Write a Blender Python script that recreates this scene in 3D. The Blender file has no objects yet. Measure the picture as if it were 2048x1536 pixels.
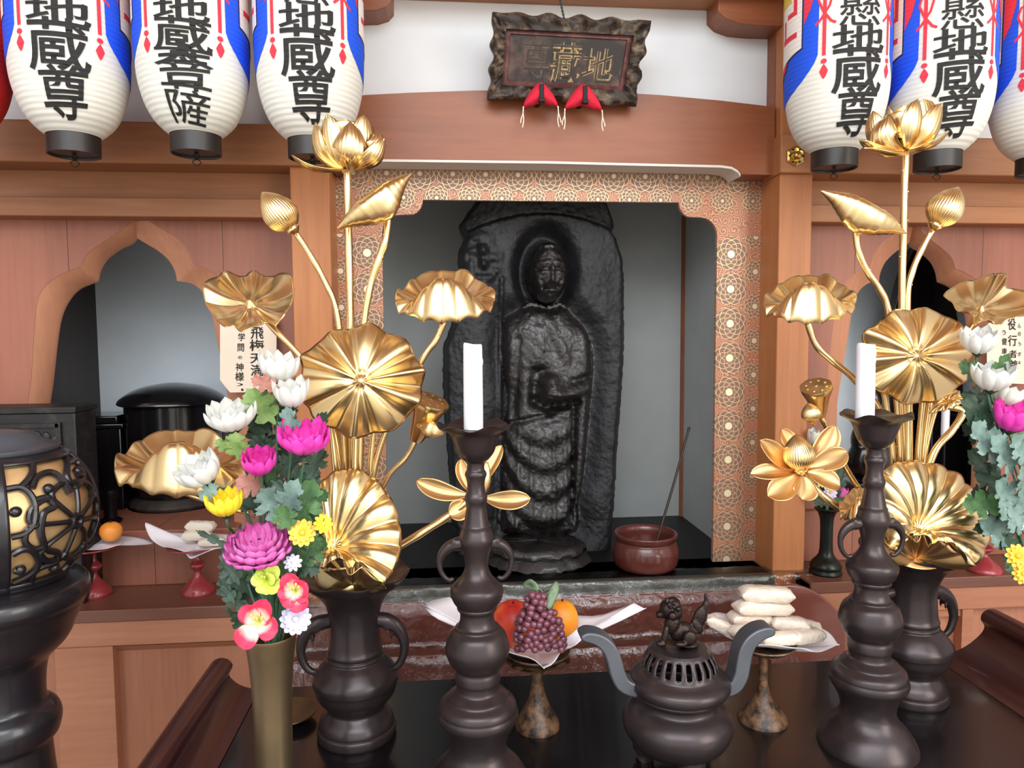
import bpy, bmesh, math, random
import numpy as np
from mathutils import Vector, Matrix
random.seed(7)
SC = bpy.context.scene
COL = SC.collection
PI = math.pi

# ------------------------------------------------------------------ camera
FPX = 1450.0                       # focal length for a 2048 px wide frame
CAMZ = 1.5
cam_d = bpy.data.cameras.new('camera'); cam = bpy.data.objects.new('camera', cam_d); COL.objects.link(cam)
cam_d.sensor_width = 36.0; cam_d.lens = FPX/2048*36.0; cam_d.clip_start = 0.02
CM = Matrix.Rotation(math.radians(-5.2), 3, 'Z') @ Matrix.Rotation(math.radians(90-4.0), 3, 'X') @ Matrix.Rotation(math.radians(-0.35), 3, 'Z')
CP = Vector((0, 0, CAMZ))
cam.matrix_world = Matrix.Translation(CP) @ CM.to_4x4()
SC.camera = cam

# ------------------------------------------------------------------ light
SC.view_settings.view_transform = 'Standard'; SC.view_settings.look = 'None'
SC.view_settings.gamma = 1.0; SC.view_settings.use_curve_mapping = False
SC.view_settings.exposure = 0.0
w = bpy.data.worlds.new('sky'); SC.world = w; w.use_nodes = True
wn = w.node_tree.nodes; wl = w.node_tree.links
wb = wn['Background']
tcw = wn.new('ShaderNodeTexCoord'); sep = wn.new('ShaderNodeSeparateXYZ'); rmp = wn.new('ShaderNodeValToRGB')
wl.new(tcw.outputs['Generated'], sep.inputs[0]); mrw = wn.new('ShaderNodeMapRange')
mrw.inputs[1].default_value = -1; mrw.inputs[2].default_value = 1
wl.new(sep.outputs[2], mrw.inputs[0]); wl.new(mrw.outputs[0], rmp.inputs[0])
e = rmp.color_ramp.elements
e[0].position = 0.0; e[0].color = (0.16, 0.15, 0.13, 1)
e[1].position = 1.0; e[1].color = (0.75, 0.88, 1.0, 1)
e2 = e.new(0.495); e2.color = (0.55, 0.53, 0.48, 1)
e3 = e.new(0.52); e3.color = (0.95, 0.98, 1.0, 1)
wl.new(rmp.outputs[0], wb.inputs[0]); wb.inputs[1].default_value = 2.35

def area(name, loc, target, sx, sy, power, col):
    d = bpy.data.lights.new(name, 'AREA'); d.shape = 'RECTANGLE'; d.size = sx; d.size_y = sy; d.energy = power; d.color = col
    o = bpy.data.objects.new(name, d); COL.objects.link(o); o.location = loc
    o.rotation_euler = (Vector(target)-Vector(loc)).to_track_quat('-Z', 'Y').to_euler()
    return o
area('daylight_through_open_front', (-0.2, -1.3, 3.1), (0.2, 1.6, 1.2), 3.0, 1.2, 64, (0.95, 0.98, 1.0))
area('warm_side_fill', (1.9, -0.75, 1.9), (0.3, 1.6, 1.3), 1.0, 1.4, 26, (1.0, 0.9, 0.78))  # added warm fill to brighten the right pillar side; its source is unseen

# ------------------------------------------------------------------ pixel helpers (a pixel of the photo -> a point of the place)
def ray(px, py): return CM @ Vector(((px-1024)/FPX, (768-py)/FPX, -1.0))
def P(px, py, Y):
    d = ray(px, py); return CP + d*(Y/d.y)
def PZ(px, py, z):
    d = ray(px, py); return CP + d*((z-CAMZ)/d.z)
def S(px, py, Y):                     # metres per pixel there
    d = ray(px, py); return (Y/d.y)/FPX
def X_(px, py, Y): return P(px, py, Y).x
def Z_(px, py, Y): return P(px, py, Y).z

# ------------------------------------------------------------------ materials
def lin(r, g, b):
    f = lambda c: (c/255/12.92) if c/255 <= .04045 else ((c/255+.055)/1.055)**2.4
    return (f(r), f(g), f(b), 1)
class NT:
    def __init__(s, name):
        s.m = bpy.data.materials.new(name); s.m.use_nodes = True
        s.t = s.m.node_tree; s.n = s.t.nodes; s.l = s.t.links
        s.b = s.n['Principled BSDF']; s.out = s.n['Material Output']
    def new(s, t, **kw):
        x = s.n.new(t)
        for k, v in kw.items(): setattr(x, k, v)
        return x
    def link(s, a, b): s.l.new(a, b)
    def set(s, **kw):
        for k, v in kw.items(): s.b.inputs[k.replace('_', ' ')].default_value = v
    def coord(s, scale=(1, 1, 1), kind='Object', rot=(0, 0, 0)):
        tc = s.new('ShaderNodeTexCoord'); mp = s.new('ShaderNodeMapping')
        mp.inputs['Scale'].default_value = scale; mp.inputs['Rotation'].default_value = rot
        s.link(tc.outputs[kind], mp.inputs[0]); return mp.outputs[0]
    def noise(s, vec, scale, detail=4, rough=.55):
        n = s.new('ShaderNodeTexNoise'); n.inputs['Scale'].default_value = scale
        n.inputs['Detail'].default_value = detail; n.inputs['Roughness'].default_value = rough
        s.link(vec, n.inputs['Vector']); return n.outputs['Fac']
    def ramp(s, fac, stops):
        r = s.new('ShaderNodeValToRGB'); el = r.color_ramp.elements
        while len(el) < len(stops): el.new(0.5)
        for q, (p, c) in zip(el, stops): q.position = p; q.color = c
        s.link(fac, r.inputs[0]); return r.outputs[0]
    def bump(s, h, strength=.3, dist=.002, prev=None):
        b = s.new('ShaderNodeBump'); b.inputs['Strength'].default_value = strength; b.inputs['Distance'].default_value = dist
        s.link(h, b.inputs['Height'])
        if prev is not None: s.link(prev, b.inputs['Normal'])
        s.link(b.outputs[0], s.b.inputs['Normal']); return b.outputs[0]
    def col(s, sock): s.link(sock, s.b.inputs['Base Color'])
def plain(name, c, rough=.5, metal=0., coat=0., var=.12, bump=0., bscale=40., nscale=9., sheen=0., sub=0.):
    t = NT(name); v = t.coord()
    f = t.noise(v, nscale, 5)
    d = tuple(max(0, x*(1-var)) for x in c[:3])+(1,); u = tuple(min(1, x*(1+var)) for x in c[:3])+(1,)
    t.col(t.ramp(f, [(.3, d), (.7, u)]))
    t.set(Roughness=rough, Metallic=metal)
    t.b.inputs['Coat Weight'].default_value = coat; t.b.inputs['Coat Roughness'].default_value = .08
    if sub:
        t.b.inputs['Subsurface Weight'].default_value = sub; t.b.inputs['Subsurface Radius'].default_value = (.01, .01, .01); t.b.inputs['Subsurface Scale'].default_value = .5
    if bump: t.bump(t.noise(v, bscale, 4), bump, .003)
    return t.m
def wood(name, c1, c2, axis='X', rough=.5, fine=90, coarse=5, coat=0., seams=None):
    t = NT(name)
    sc = {'X': (.08, 1, 1), 'Z': (1, 1, .06), 'Y': (1, .08, 1)}[axis]
    v = t.coord(sc)
    a = t.noise(v, fine, 5, .6); b = t.noise(v, coarse, 3)
    mx = t.new('ShaderNodeMath', operation='MULTIPLY_ADD'); mx.inputs[1].default_value = .45
    t.link(a, mx.inputs[0]); t.link(b, mx.inputs[2])
    cc = t.ramp(mx.outputs[0], [(.45, c1), (.95, c2)])
    if seams:
        tc = t.new('ShaderNodeTexCoord'); sp = t.new('ShaderNodeSeparateXYZ'); t.link(tc.outputs['Object'], sp.inputs[0])
        wv = t.new('ShaderNodeMath', operation='WRAP'); wv.inputs[1].default_value = seams; wv.inputs[2].default_value = 0; t.link(sp.outputs[0], wv.inputs[0])
        lt = t.new('ShaderNodeMath', operation='LESS_THAN'); lt.inputs[1].default_value = .0016; t.link(wv.outputs[0], lt.inputs[0])
        mm = t.new('ShaderNodeMix', data_type='RGBA'); t.link(lt.outputs[0], mm.inputs['Factor']); t.link(cc, mm.inputs[6]); mm.inputs[7].default_value = tuple(x*.35 for x in c1[:3])+(1,); cc = mm.outputs[2]
    t.col(cc)
    t.set(Roughness=rough); t.b.inputs['Coat Weight'].default_value = coat; t.b.inputs['Coat Roughness'].default_value = .12
    t.bump(a, .12, .001)
    return t.m
M = {}
WC1, WC2 = lin(132, 81, 48), lin(178, 118, 74)
M['wood_x'] = wood('warm cypress beam', WC1, WC2, 'X')
M['wood_z'] = wood('warm cypress post', lin(150, 88, 50), lin(196, 128, 76), 'Z')
M['wood_panel'] = wood('reddish cypress panel', lin(128, 74, 56), lin(160, 100, 78), 'Z', seams=.158)
M['wood_beam'] = wood('reddish curved beam', lin(116, 61, 35), lin(154, 89, 53), 'X', .42)
M['wood_reveal'] = wood('pale planed reveal', lin(166, 108, 80), lin(200, 140, 108), 'Z')
M['wood_shelf'] = wood('worn brown shelf', lin(98, 60, 46), lin(132, 84, 66), 'X', .35)
M['wood_front'] = wood('straight grained cypress front', lin(152, 96, 70), lin(188, 128, 98), 'Z', .5, 140, 6)
M['wood_rail'] = wood('cypress rail', lin(160, 102, 74), lin(196, 136, 104), 'X')
M['wood_step'] = wood('red brown altar step', lin(92, 44, 34), lin(128, 68, 54), 'X', .3)
M['plaster'] = plain('white plaster', lin(226, 228, 230), .9, var=.03, bump=.08)
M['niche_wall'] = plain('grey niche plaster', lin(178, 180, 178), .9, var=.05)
M['bay_wall'] = plain('pale blue grey plaster', lin(222, 230, 236), .9, var=.04)
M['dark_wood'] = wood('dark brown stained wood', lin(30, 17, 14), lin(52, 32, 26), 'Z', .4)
M['white_paint'] = plain('white painted edge', lin(222, 214, 204), .7, var=.04)
M['black_lacquer'] = plain('black lacquer', lin(14, 13, 15), .22, coat=.6, var=.2)
M['table_lacquer'] = plain('black table lacquer', lin(17, 13, 15), .26, coat=.35, var=.3, nscale=3)
M['lip_lacquer'] = plain('reddish brown lacquer', lin(58, 26, 24), .35, coat=.3, var=.25, nscale=4)
M['black_floor'] = plain('oil blackened floor', lin(9, 8, 9), .5, var=.3)
M['bronze'] = plain('dark brown bronze', lin(60, 50, 50), .30, .5, var=.22, nscale=14, bump=.06, bscale=70)
M['bronze_light'] = plain('worn grey bronze', lin(96, 98, 104), .45, .6, var=.2)
M['bronze_black'] = plain('blackened bronze', lin(34, 32, 36), .3, .7, var=.2)
M['gold'] = plain('gilded metal', lin(247, 216, 158), .27, 1.0, var=.06, nscale=12, bump=.05, bscale=18)
M['gold_dark'] = plain('old matte gilding', lin(228, 184, 128), .38, 1.0, var=.1, nscale=12, bump=.06, bscale=30)
M['brass'] = plain('aged brass', lin(132, 112, 84), .36, .85, var=.25, nscale=7)
M['brass_bright'] = plain('polished brass', lin(200, 168, 96), .25, 1., var=.15)
M['wax'] = plain('white candle wax', lin(236, 234, 236), .5, var=.02, sub=.25)
M['wick'] = plain('burnt wick', lin(20, 18, 16), .9)
M['paper'] = plain('white offering paper', lin(236, 228, 232), .85, var=.03)
M['sign_paper'] = plain('aged cream paper', lin(226, 208, 188), .9, var=.04)
M['ink'] = plain('black brush ink', lin(30, 27, 27), .8, var=.1)
M['iron'] = plain('black iron', lin(22, 20, 20), .5, .6)
M['red_lacquer'] = plain('red lacquer', lin(150, 52, 56), .28, coat=.4, var=.15)
M['stone'] = plain('spare', lin(20, 19, 20), .3)

# ------------------------------------------------------------------ geometry collector
class G:
    def __init__(s): s.v = []; s.f = []; s.mi = []; s.cur = 0
    def add(s, vs, fs):
        b = len(s.v); s.v += [Vector(v) for v in vs]; s.f += [tuple(i+b for i in f) for f in fs]; s.mi += [s.cur]*len(fs); return s
    def box(s, x0, x1, y0, y1, z0, z1):
        return s.add([(x, y, z) for x in (x0, x1) for y in (y0, y1) for z in (z0, z1)],
                     [(0, 1, 3, 2), (4, 6, 7, 5), (0, 4, 5, 1), (2, 3, 7, 6), (0, 2, 6, 4), (1, 5, 7, 3)])
    def obox(s, c, ax, ay, az):       # oriented box from half axes
        c = Vector(c); ax, ay, az = Vector(ax), Vector(ay), Vector(az)
        return s.add([c+ax*i+ay*j+az*k for i in (-1, 1) for j in (-1, 1) for k in (-1, 1)],
                     [(0, 1, 3, 2), (4, 6, 7, 5), (0, 4, 5, 1), (2, 3, 7, 6), (0, 2, 6, 4), (1, 5, 7, 3)])
    def grid(s, rows, cu=False, cv=False):
        nr, nc = len(rows), len(rows[0]); vs = [p for r in rows for p in r]; fs = []
        for i in range(nr if cu else nr-1):
            for j in range(nc if cv else nc-1):
                a = i*nc+j; b = i*nc+(j+1) % nc; c = ((i+1) % nr)*nc+(j+1) % nc; d = ((i+1) % nr)*nc+j
                fs.append((a, b, c, d))
        return s.add(vs, fs)
    def lathe(s, c, prof, n=48, caps=True, wav=None):   # prof: (r, z) relative to c
        c = Vector(c); rows = []
        for k, (r, z) in enumerate(prof):
            row = []
            for j in range(n):
                a = 2*PI*j/n; rr, zz = r, z
                if wav: rr, zz = wav(k, a, r, z)
                row.append(c+Vector((math.cos(a)*rr, math.sin(a)*rr, zz)))
            rows.append(row)
        b = len(s.v); s.grid(rows, cv=True)
        if caps:
            s.f.append(tuple(b+j for j in range(n))[::-1]); s.mi.append(s.cur)
            e0 = b+(len(prof)-1)*n; s.f.append(tuple(e0+j for j in range(n))); s.mi.append(s.cur)
        return s
    def tube(s, pts, rad, n=10, caps=True, flat=1.0, up=None):
        pts = [Vector(p) for p in pts]; m = len(pts)
        if not hasattr(rad, '__len__'): rad = [rad]*m
        rows = []; prev = None
        for i in range(m):
            t = (pts[min(i+1, m-1)]-pts[max(i-1, 0)]).normalized()
            if prev is None:
                q = Vector(up) if up else (Vector((0, 0, 1)) if abs(t.z) < .9 else Vector((0, 1, 0)))
                a = (q-t*q.dot(t)).normalized()
            else: a = (prev-t*prev.dot(t)).normalized()
            prev = a; b = t.cross(a)
            rows.append([pts[i]+(a*math.cos(2*PI*j/n)*flat+b*math.sin(2*PI*j/n))*rad[i] for j in range(n)])
        b0 = len(s.v); s.grid(rows, cv=True)
        if caps:
            s.f.append(tuple(b0+j for j in range(n))[::-1]); s.mi.append(s.cur)
            e0 = b0+(m-1)*n; s.f.append(tuple(e0+j for j in range(n))); s.mi.append(s.cur)
        return s
    def ell(s, c, r, nu=16, nv=10, mat=None):
        c = Vector(c); rows = []
        for i in range(1, nv):
            t = PI*i/nv; rows.append([(Vector((math.sin(t)*math.cos(2*PI*j/nu)*r[0], math.sin(t)*math.sin(2*PI*j/nu)*r[1], math.cos(t)*r[2]))) for j in range(nu)])
        if mat is None: mat = Matrix.Identity(3)
        b = len(s.v); s.grid([[c+mat@p for p in row] for row in rows], cv=True)
        s.v.append(c+mat@Vector((0, 0, r[2]))); s.v.append(c+mat@Vector((0, 0, -r[2]))); top = len(s.v)-2
        for j in range(nu):
            s.f.append((top, b+j, b+(j+1) % nu)); s.f.append((top+1, b+(nv-2)*nu+(j+1) % nu, b+(nv-2)*nu+j)); s.mi += [s.cur]*2
        return s
    def prism(s, poly, y0, y1):       # (x, z) outline pushed along Y
        n = len(poly); vs = [(x, y0, z) for x, z in poly]+[(x, y1, z) for x, z in poly]
        fs = [tuple(range(n)), tuple(range(2*n-1, n-1, -1))]+[(i, i+n, (i+1) % n+n, (i+1) % n) for i in range(n)]
        return s.add(vs, fs)
def bez(pts, n=16):                   # Catmull-Rom through points
    pts = [Vector(p) for p in pts]; out = []
    q = [pts[0]*2-pts[1]]+pts+[pts[-1]*2-pts[-2]]
    for i in range(1, len(q)-2):
        for k in range(n):
            t = k/n; p0, p1, p2, p3 = q[i-1:i+3]
            out.append(.5*((2*p1)+(p2-p0)*t+(2*p0-5*p1+4*p2-p3)*t*t+(3*p1-p0-3*p2+p3)*t**3))
    out.append(pts[-1]); return out
def bezc(pts, n):                     # closed, n samples
    m = len(pts); pts = [Vector(p) for p in pts]; out = []
    for k in range(n):
        u = k/n*m; i = int(u); t = u-i
        p0, p1, p2, p3 = (pts[(i+d) % m] for d in (-1, 0, 1, 2))
        out.append(.5*((2*p1)+(p2-p0)*t+(2*p0-5*p1+4*p2-p3)*t*t+(3*p1-p0-3*p2+p3)*t**3))
    return out
def wloc(o):
    p = Vector(o.location)
    while o.parent: o = o.parent; p += o.location
    return p
def obj(name, g, mat, parent=None, origin=None, smooth=True, bevel=0., sub=0, thick=0., ang=40, remesh=0.):
    me = bpy.data.meshes.new(name)
    org = wloc(parent) if parent else Vector((0, 0, 0))
    loc = Vector(origin) if origin is not None else Vector((0, 0, 0))
    if parent is None: off = loc
    elif origin is None: off = org; loc = Vector((0, 0, 0))
    else: off = loc; loc = loc-org
    me.from_pydata([v-off for v in g.v], [], g.f)
    mats = mat if isinstance(mat, (list, tuple)) else [mat]
    for m in mats: me.materials.append(m)
    if len(mats) > 1: me.polygons.foreach_set('material_index', g.mi)
    bm = bmesh.new(); bm.from_mesh(me); bmesh.ops.recalc_face_normals(bm, faces=bm.faces); bm.to_mesh(me); bm.free()
    if smooth:
        me.polygons.foreach_set('use_smooth', [True]*len(me.polygons))
        if ang < 180: me.set_sharp_from_angle(angle=math.radians(ang))
    me.update()
    o = bpy.data.objects.new(name, me); COL.objects.link(o); o.location = loc
    if parent: o.parent = parent
    if remesh:
        r = o.modifiers.new('fuse', 'REMESH'); r.mode = 'VOXEL'; r.voxel_size = remesh; r.use_smooth_shade = True
    if bevel:
        b = o.modifiers.new('bevel', 'BEVEL'); b.width = bevel; b.segments = 2; b.limit_method = 'ANGLE'; b.angle_limit = math.radians(50); b.harden_normals = False
    if thick:
        t = o.modifiers.new('thick', 'SOLIDIFY'); t.thickness = thick; t.offset = 0
    if sub:
        u = o.modifiers.new('smooth', 'SUBSURF'); u.levels = sub; u.render_levels = sub
    return o
def tag(o, label, cat, group=None, kind=None):
    o['label'] = label; o['category'] = cat
    if group: o['group'] = group
    if kind: o['kind'] = kind
    return o
def thing(name, loc, label, cat, group=None):
    o = bpy.data.objects.new(name, None); COL.objects.link(o); o.location = loc; o.empty_display_size = .05
    return tag(o, label, cat, group)
def struct(name, g, mat, label=None, cat=None, **kw):
    o = obj(name, g, mat, **kw); o['kind'] = 'structure'
    if label: o['label'] = label; o['category'] = cat
    return o
def dup(o, loc=None, parent=None, rz=None):
    c = o.copy(); COL.objects.link(c)
    if parent: c.parent = parent
    if loc is not None: c.location = loc
    if rz is not None: c.rotation_euler = (0, 0, rz)
    for ch in list(o.children): dup(ch, parent=c)
    return c
# lettering: brush weight from the built-in font, returned as flat (verts, faces) with x right, y up, width/height fitted
def glyphs(txt, fat=.02, maxlen=None):
    c = bpy.data.curves.new('t', 'FONT'); c.body = txt; c.offset = fat; c.resolution_u = 4
    o = bpy.data.objects.new('t', c); COL.objects.link(o)
    dg = bpy.context.evaluated_depsgraph_get(); dg.update()
    me = bpy.data.meshes.new_from_object(o.evaluated_get(dg))
    bpy.data.objects.remove(o); bpy.data.curves.remove(c)
    bm = bmesh.new(); bm.from_mesh(me); bpy.data.meshes.remove(me)
    bmesh.ops.remove_doubles(bm, verts=bm.verts, dist=1e-4)
    xs = [v.co.x for v in bm.verts]; ys = [v.co.y for v in bm.verts]
    x0, x1, y0, y1 = min(xs), max(xs), min(ys), max(ys)
    for v in bm.verts: v.co.x = (v.co.x-x0)/(x1-x0)-.5; v.co.y = (v.co.y-y0)/(y1-y0)-.5
    if maxlen: split_long(bm, maxlen)
    bm.verts.index_update()
    r = ([v.co.copy() for v in bm.verts], [tuple(v.index for v in f.verts) for f in bm.faces]); bm.free(); return r
def split_long(bm, maxlen):
    bmesh.ops.triangulate(bm, faces=bm.faces)
    for _ in range(6):
        es = [e for e in bm.edges if e.calc_length() > maxlen]
        if not es: break
        bmesh.ops.subdivide_edges(bm, edges=es, cuts=1); bmesh.ops.triangulate(bm, faces=[f for f in bm.faces if len(f.verts) > 3])
def patch(poly, maxlen):              # filled outline -> fine triangles
    bm = bmesh.new(); vs = [bm.verts.new((x, y, 0)) for x, y in poly]; bm.faces.new(vs); split_long(bm, maxlen); bm.verts.index_update()
    r = ([v.co.copy() for v in bm.verts], [tuple(v.index for v in f.verts) for f in bm.faces]); bm.free(); return r
# ================================================================== the setting
YPIL, YNAG, YBEAM, YFRAME, YSILL, YPLAS, YPAN, YSH, YRIS, YBACK = 1.53, 1.515, 1.55, 1.62, 1.515, 1.60, 1.62, 1.46, 1.60, 2.02
ZT = CAMZ-0.62                       # table top
XL, XR = -1.75, 2.15                 # hall sides
Zc = 3.0
g = G(); g.box(XL-.1, XR+.1, -.6, 2.6, -.05, 0); struct('floor', g, wood('dark hall floor', lin(84, 54, 40), lin(116, 76, 56), 'Y', .35))
g = G(); g.box(XL-.1, XR+.1, -0.1, 2.6, Zc, Zc+.05); struct('ceiling', g, wood('cypress ceiling', lin(150, 104, 76), lin(186, 136, 102), 'X'))
g = G(); g.box(XL-.1, XL, -0.5, 2.6, 0, Zc); struct('wall_left', g, M['plaster'])
g = G(); g.box(XR, XR+.1, 0.1, 2.6, 0, Zc); g.box(XR, XR+.1, -.5, 0.1, 2.75, Zc); g.box(XR, XR+.1, -.5, 0.1, 0, .9); struct('wall_right', g, M['plaster'])
g = G(); g.box(XL, XR, 2.5, 2.6, 0, Zc); struct('wall_rear', g, M['dark_wood'])
# plaster wall above the beams
z_nt = Z_(300, 243, YNAG); z_nb = Z_(300, 327, YNAG)
xl1, xr0 = X_(664, 600, YPIL), X_(1553, 700, YPIL)
g = G(); g.box(XL, xl1-.01, YPLAS, YPLAS+.05, z_nb, Zc); g.box(xr0+.01, XR, YPLAS, YPLAS+.05, z_nb, Zc); g.box(xl1-.01, xr0+.01, YPLAS, YPLAS+.05, Z_(1100, 280, YPLAS), Zc); struct('wall_plaster', g, M['plaster'])
# pillars
xl0, xl1 = X_(586, 600, YPIL), X_(664, 600, YPIL); xr0, xr1 = X_(1553, 700, YPIL), X_(1618, 700, YPIL)
for nm, a, b in (('trim_1', xl0, xl1), ('trim_2', xr0, xr1)):
    g = G(); g.box(a, b, YPIL, YPLAS+.06, Z_(1580, 1172, YPIL), Zc); struct(nm, g, M['wood_z'], 'square cypress post beside the central niche, '+('left one' if a < 0 else 'right one'), 'post', bevel=.002)
# nageshi beams across the bays
for nm, a, b, sd in (('trim_3', XL, xl1, 'left'), ('trim_4', xr0-.006, XR, 'right')):
    g = G(); g.box(a, b, YNAG, YPLAS, z_nb, z_nt); struct(nm, g, M['wood_x'], 'thick cypress beam running across the %s bay behind the lanterns' % sd, 'beam', bevel=.003)
for nm, a, b, sd in (('trim_5', XL, xl0, 'left'), ('trim_6', xr1, XR, 'right')):
    g = G(); za, zb, zc_ = z_nb, Z_(300, 398, 1.58), Z_(300, 431, 1.55)
    g.box(a, b, 1.590, YPAN+.02, zb, za+.001); g.box(a, b, 1.565, YPAN+.02, zc_, zb)
    struct(nm, g, M['wood_x'], 'stepped lintel above the cusped window of the %s bay' % sd, 'lintel', bevel=.002)
# curved beam with white painted under edge
def beam_poly():
    top = [(X_(px, py, YBEAM), Z_(px, py, YBEAM)) for px, py in ((664, 198), (730, 190), (830, 185), (950, 181), (1080, 180), (1200, 183), (1320, 190), (1440, 201), (1550, 214))]
    bot = [(X_(px, py, YBEAM), Z_(px, py, YBEAM)) for px, py in ((1550, 350), (1480, 348), (1474, 340), (1462, 333), (1440, 330), (1260, 326), (1100, 322), (930, 320), (760, 318), (720, 318), (700, 321), (690, 328), (684, 338), (664, 340))]
    return top, bot
bt, bb = beam_poly()
g = G(); g.prism(bt+bb, YBEAM, YPLAS+.03); struct('trim_7', g, M['wood_beam'], 'arched red brown beam over the central niche', 'beam', smooth=False)
g = G(); un = bb[1:13]; rows = [[(x, YBEAM-.003, z-.001) for x, z in un], [(x, YFRAME-.004, z-.001) for x, z in un], [(x, YFRAME-.004, z-.006) for x, z in un], [(x, YBEAM-.003, z-.006) for x, z in un]]
g.grid(rows, cu=True); struct('trim_8', g, M['white_paint'], 'thin white edge under the arched beam', 'trim', ang=60)
# upper tie beam and brackets at the top edge of the picture
g = G(); zb = Z_(1330, 19, YPLAS); g.box(XL, XR, 1.48, YPLAS, zb, zb+.13); struct('trim_9', g, M['wood_x'], 'cypress tie beam at the very top', 'beam', bevel=.002)
for nm, pts in (('trim_10', ((783, -60), (783, 2), (772, 14), (750, 21), (700, 22), (640, 20), (640, -60))), ('trim_11', ((1437, -60), (1437, 22), (1452, 37), (1480, 47), (1520, 51), (1566, 52), (1566, -60)))):
    g = G(); g.prism([(X_(px, py, 1.53), Z_(px, py, 1.53)) for px, py in pts], 1.53, 1.605)
    struct(nm, g, M['wood_beam'], 'rounded bracket end under the tie beam, %s of the plaque' % ('left' if nm == 'trim_10' else 'right'), 'bracket', smooth=False, bevel=.002)
# upper posts behind lanterns (dark strip right of the plaster)
g = G(); g.box(X_(1549, 200, 1.56), X_(1600, 200, 1.56), 1.56, YPLAS+.01, z_nt, Zc); struct('trim_12', g, M['wood_beam'], 'short upper post above the right beam', 'post')

# ---------------------------------------------------------------- central niche
xi0, xi1 = X_(768, 700, YFRAME), X_(1430, 800, YFRAME)
ZF = Z_(1290, 1160, YSILL)            # niche floor level
ynb = 2.05; nx0, nx1 = xi0-.055, X_(1365, 800, ynb)
zv = Z_(1100, 330, YFRAME)
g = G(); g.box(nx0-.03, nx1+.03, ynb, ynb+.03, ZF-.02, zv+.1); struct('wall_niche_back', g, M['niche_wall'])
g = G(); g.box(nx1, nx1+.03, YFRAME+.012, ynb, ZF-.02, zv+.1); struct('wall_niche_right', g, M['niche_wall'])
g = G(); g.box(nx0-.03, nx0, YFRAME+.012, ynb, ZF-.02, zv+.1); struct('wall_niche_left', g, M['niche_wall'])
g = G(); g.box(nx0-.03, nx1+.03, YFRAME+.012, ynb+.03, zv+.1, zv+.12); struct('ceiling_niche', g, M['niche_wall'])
g = G(); g.box(nx0-.03, nx1+.03, YSILL+.02, ynb+.03, ZF-.03, ZF); struct('floor_niche', g, M['black_floor'])
g = G(); g.box(nx1-.008, nx1, ynb-.012, ynb, ZF, zv+.1); struct('trim_13', g, M['wood_beam'], 'slim brown corner strip at the back of the niche', 'trim')

# brocade covered frame
class Ex:
    def __init__(s, t, k): s.t = t; s.k = k
    def _o(s, op, b=None, c=None):
        n = s.t.new('ShaderNodeMath', operation=op)
        for i, v in enumerate((s, b, c)):
            if v is None: continue
            if isinstance(v, Ex): s.t.link(v.k, n.inputs[i])
            else: n.inputs[i].default_value = v
        return Ex(s.t, n.outputs[0])
    def __add__(s, b): return s._o('ADD', b)
    def __sub__(s, b): return s._o('SUBTRACT', b)
    def __mul__(s, b): return s._o('MULTIPLY', b)
    def __truediv__(s, b): return s._o('DIVIDE', b)
    def abs(s): return s._o('ABSOLUTE')
    def max(s, b): return s._o('MAXIMUM', b)
    def min(s, b): return s._o('MINIMUM', b)
    def lt(s, b): return s._o('LESS_THAN', b)
    def cos(s): return s._o('COSINE')
    def sin(s): return s._o('SINE')
    def fr(s): return s._o('FRACT')
    def sq(s): return s._o('POWER', 2.0)
    def sqrt(s): return s._o('SQRT')
    def at2(s, b): return s._o('ARCTAN2', b)
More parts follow.
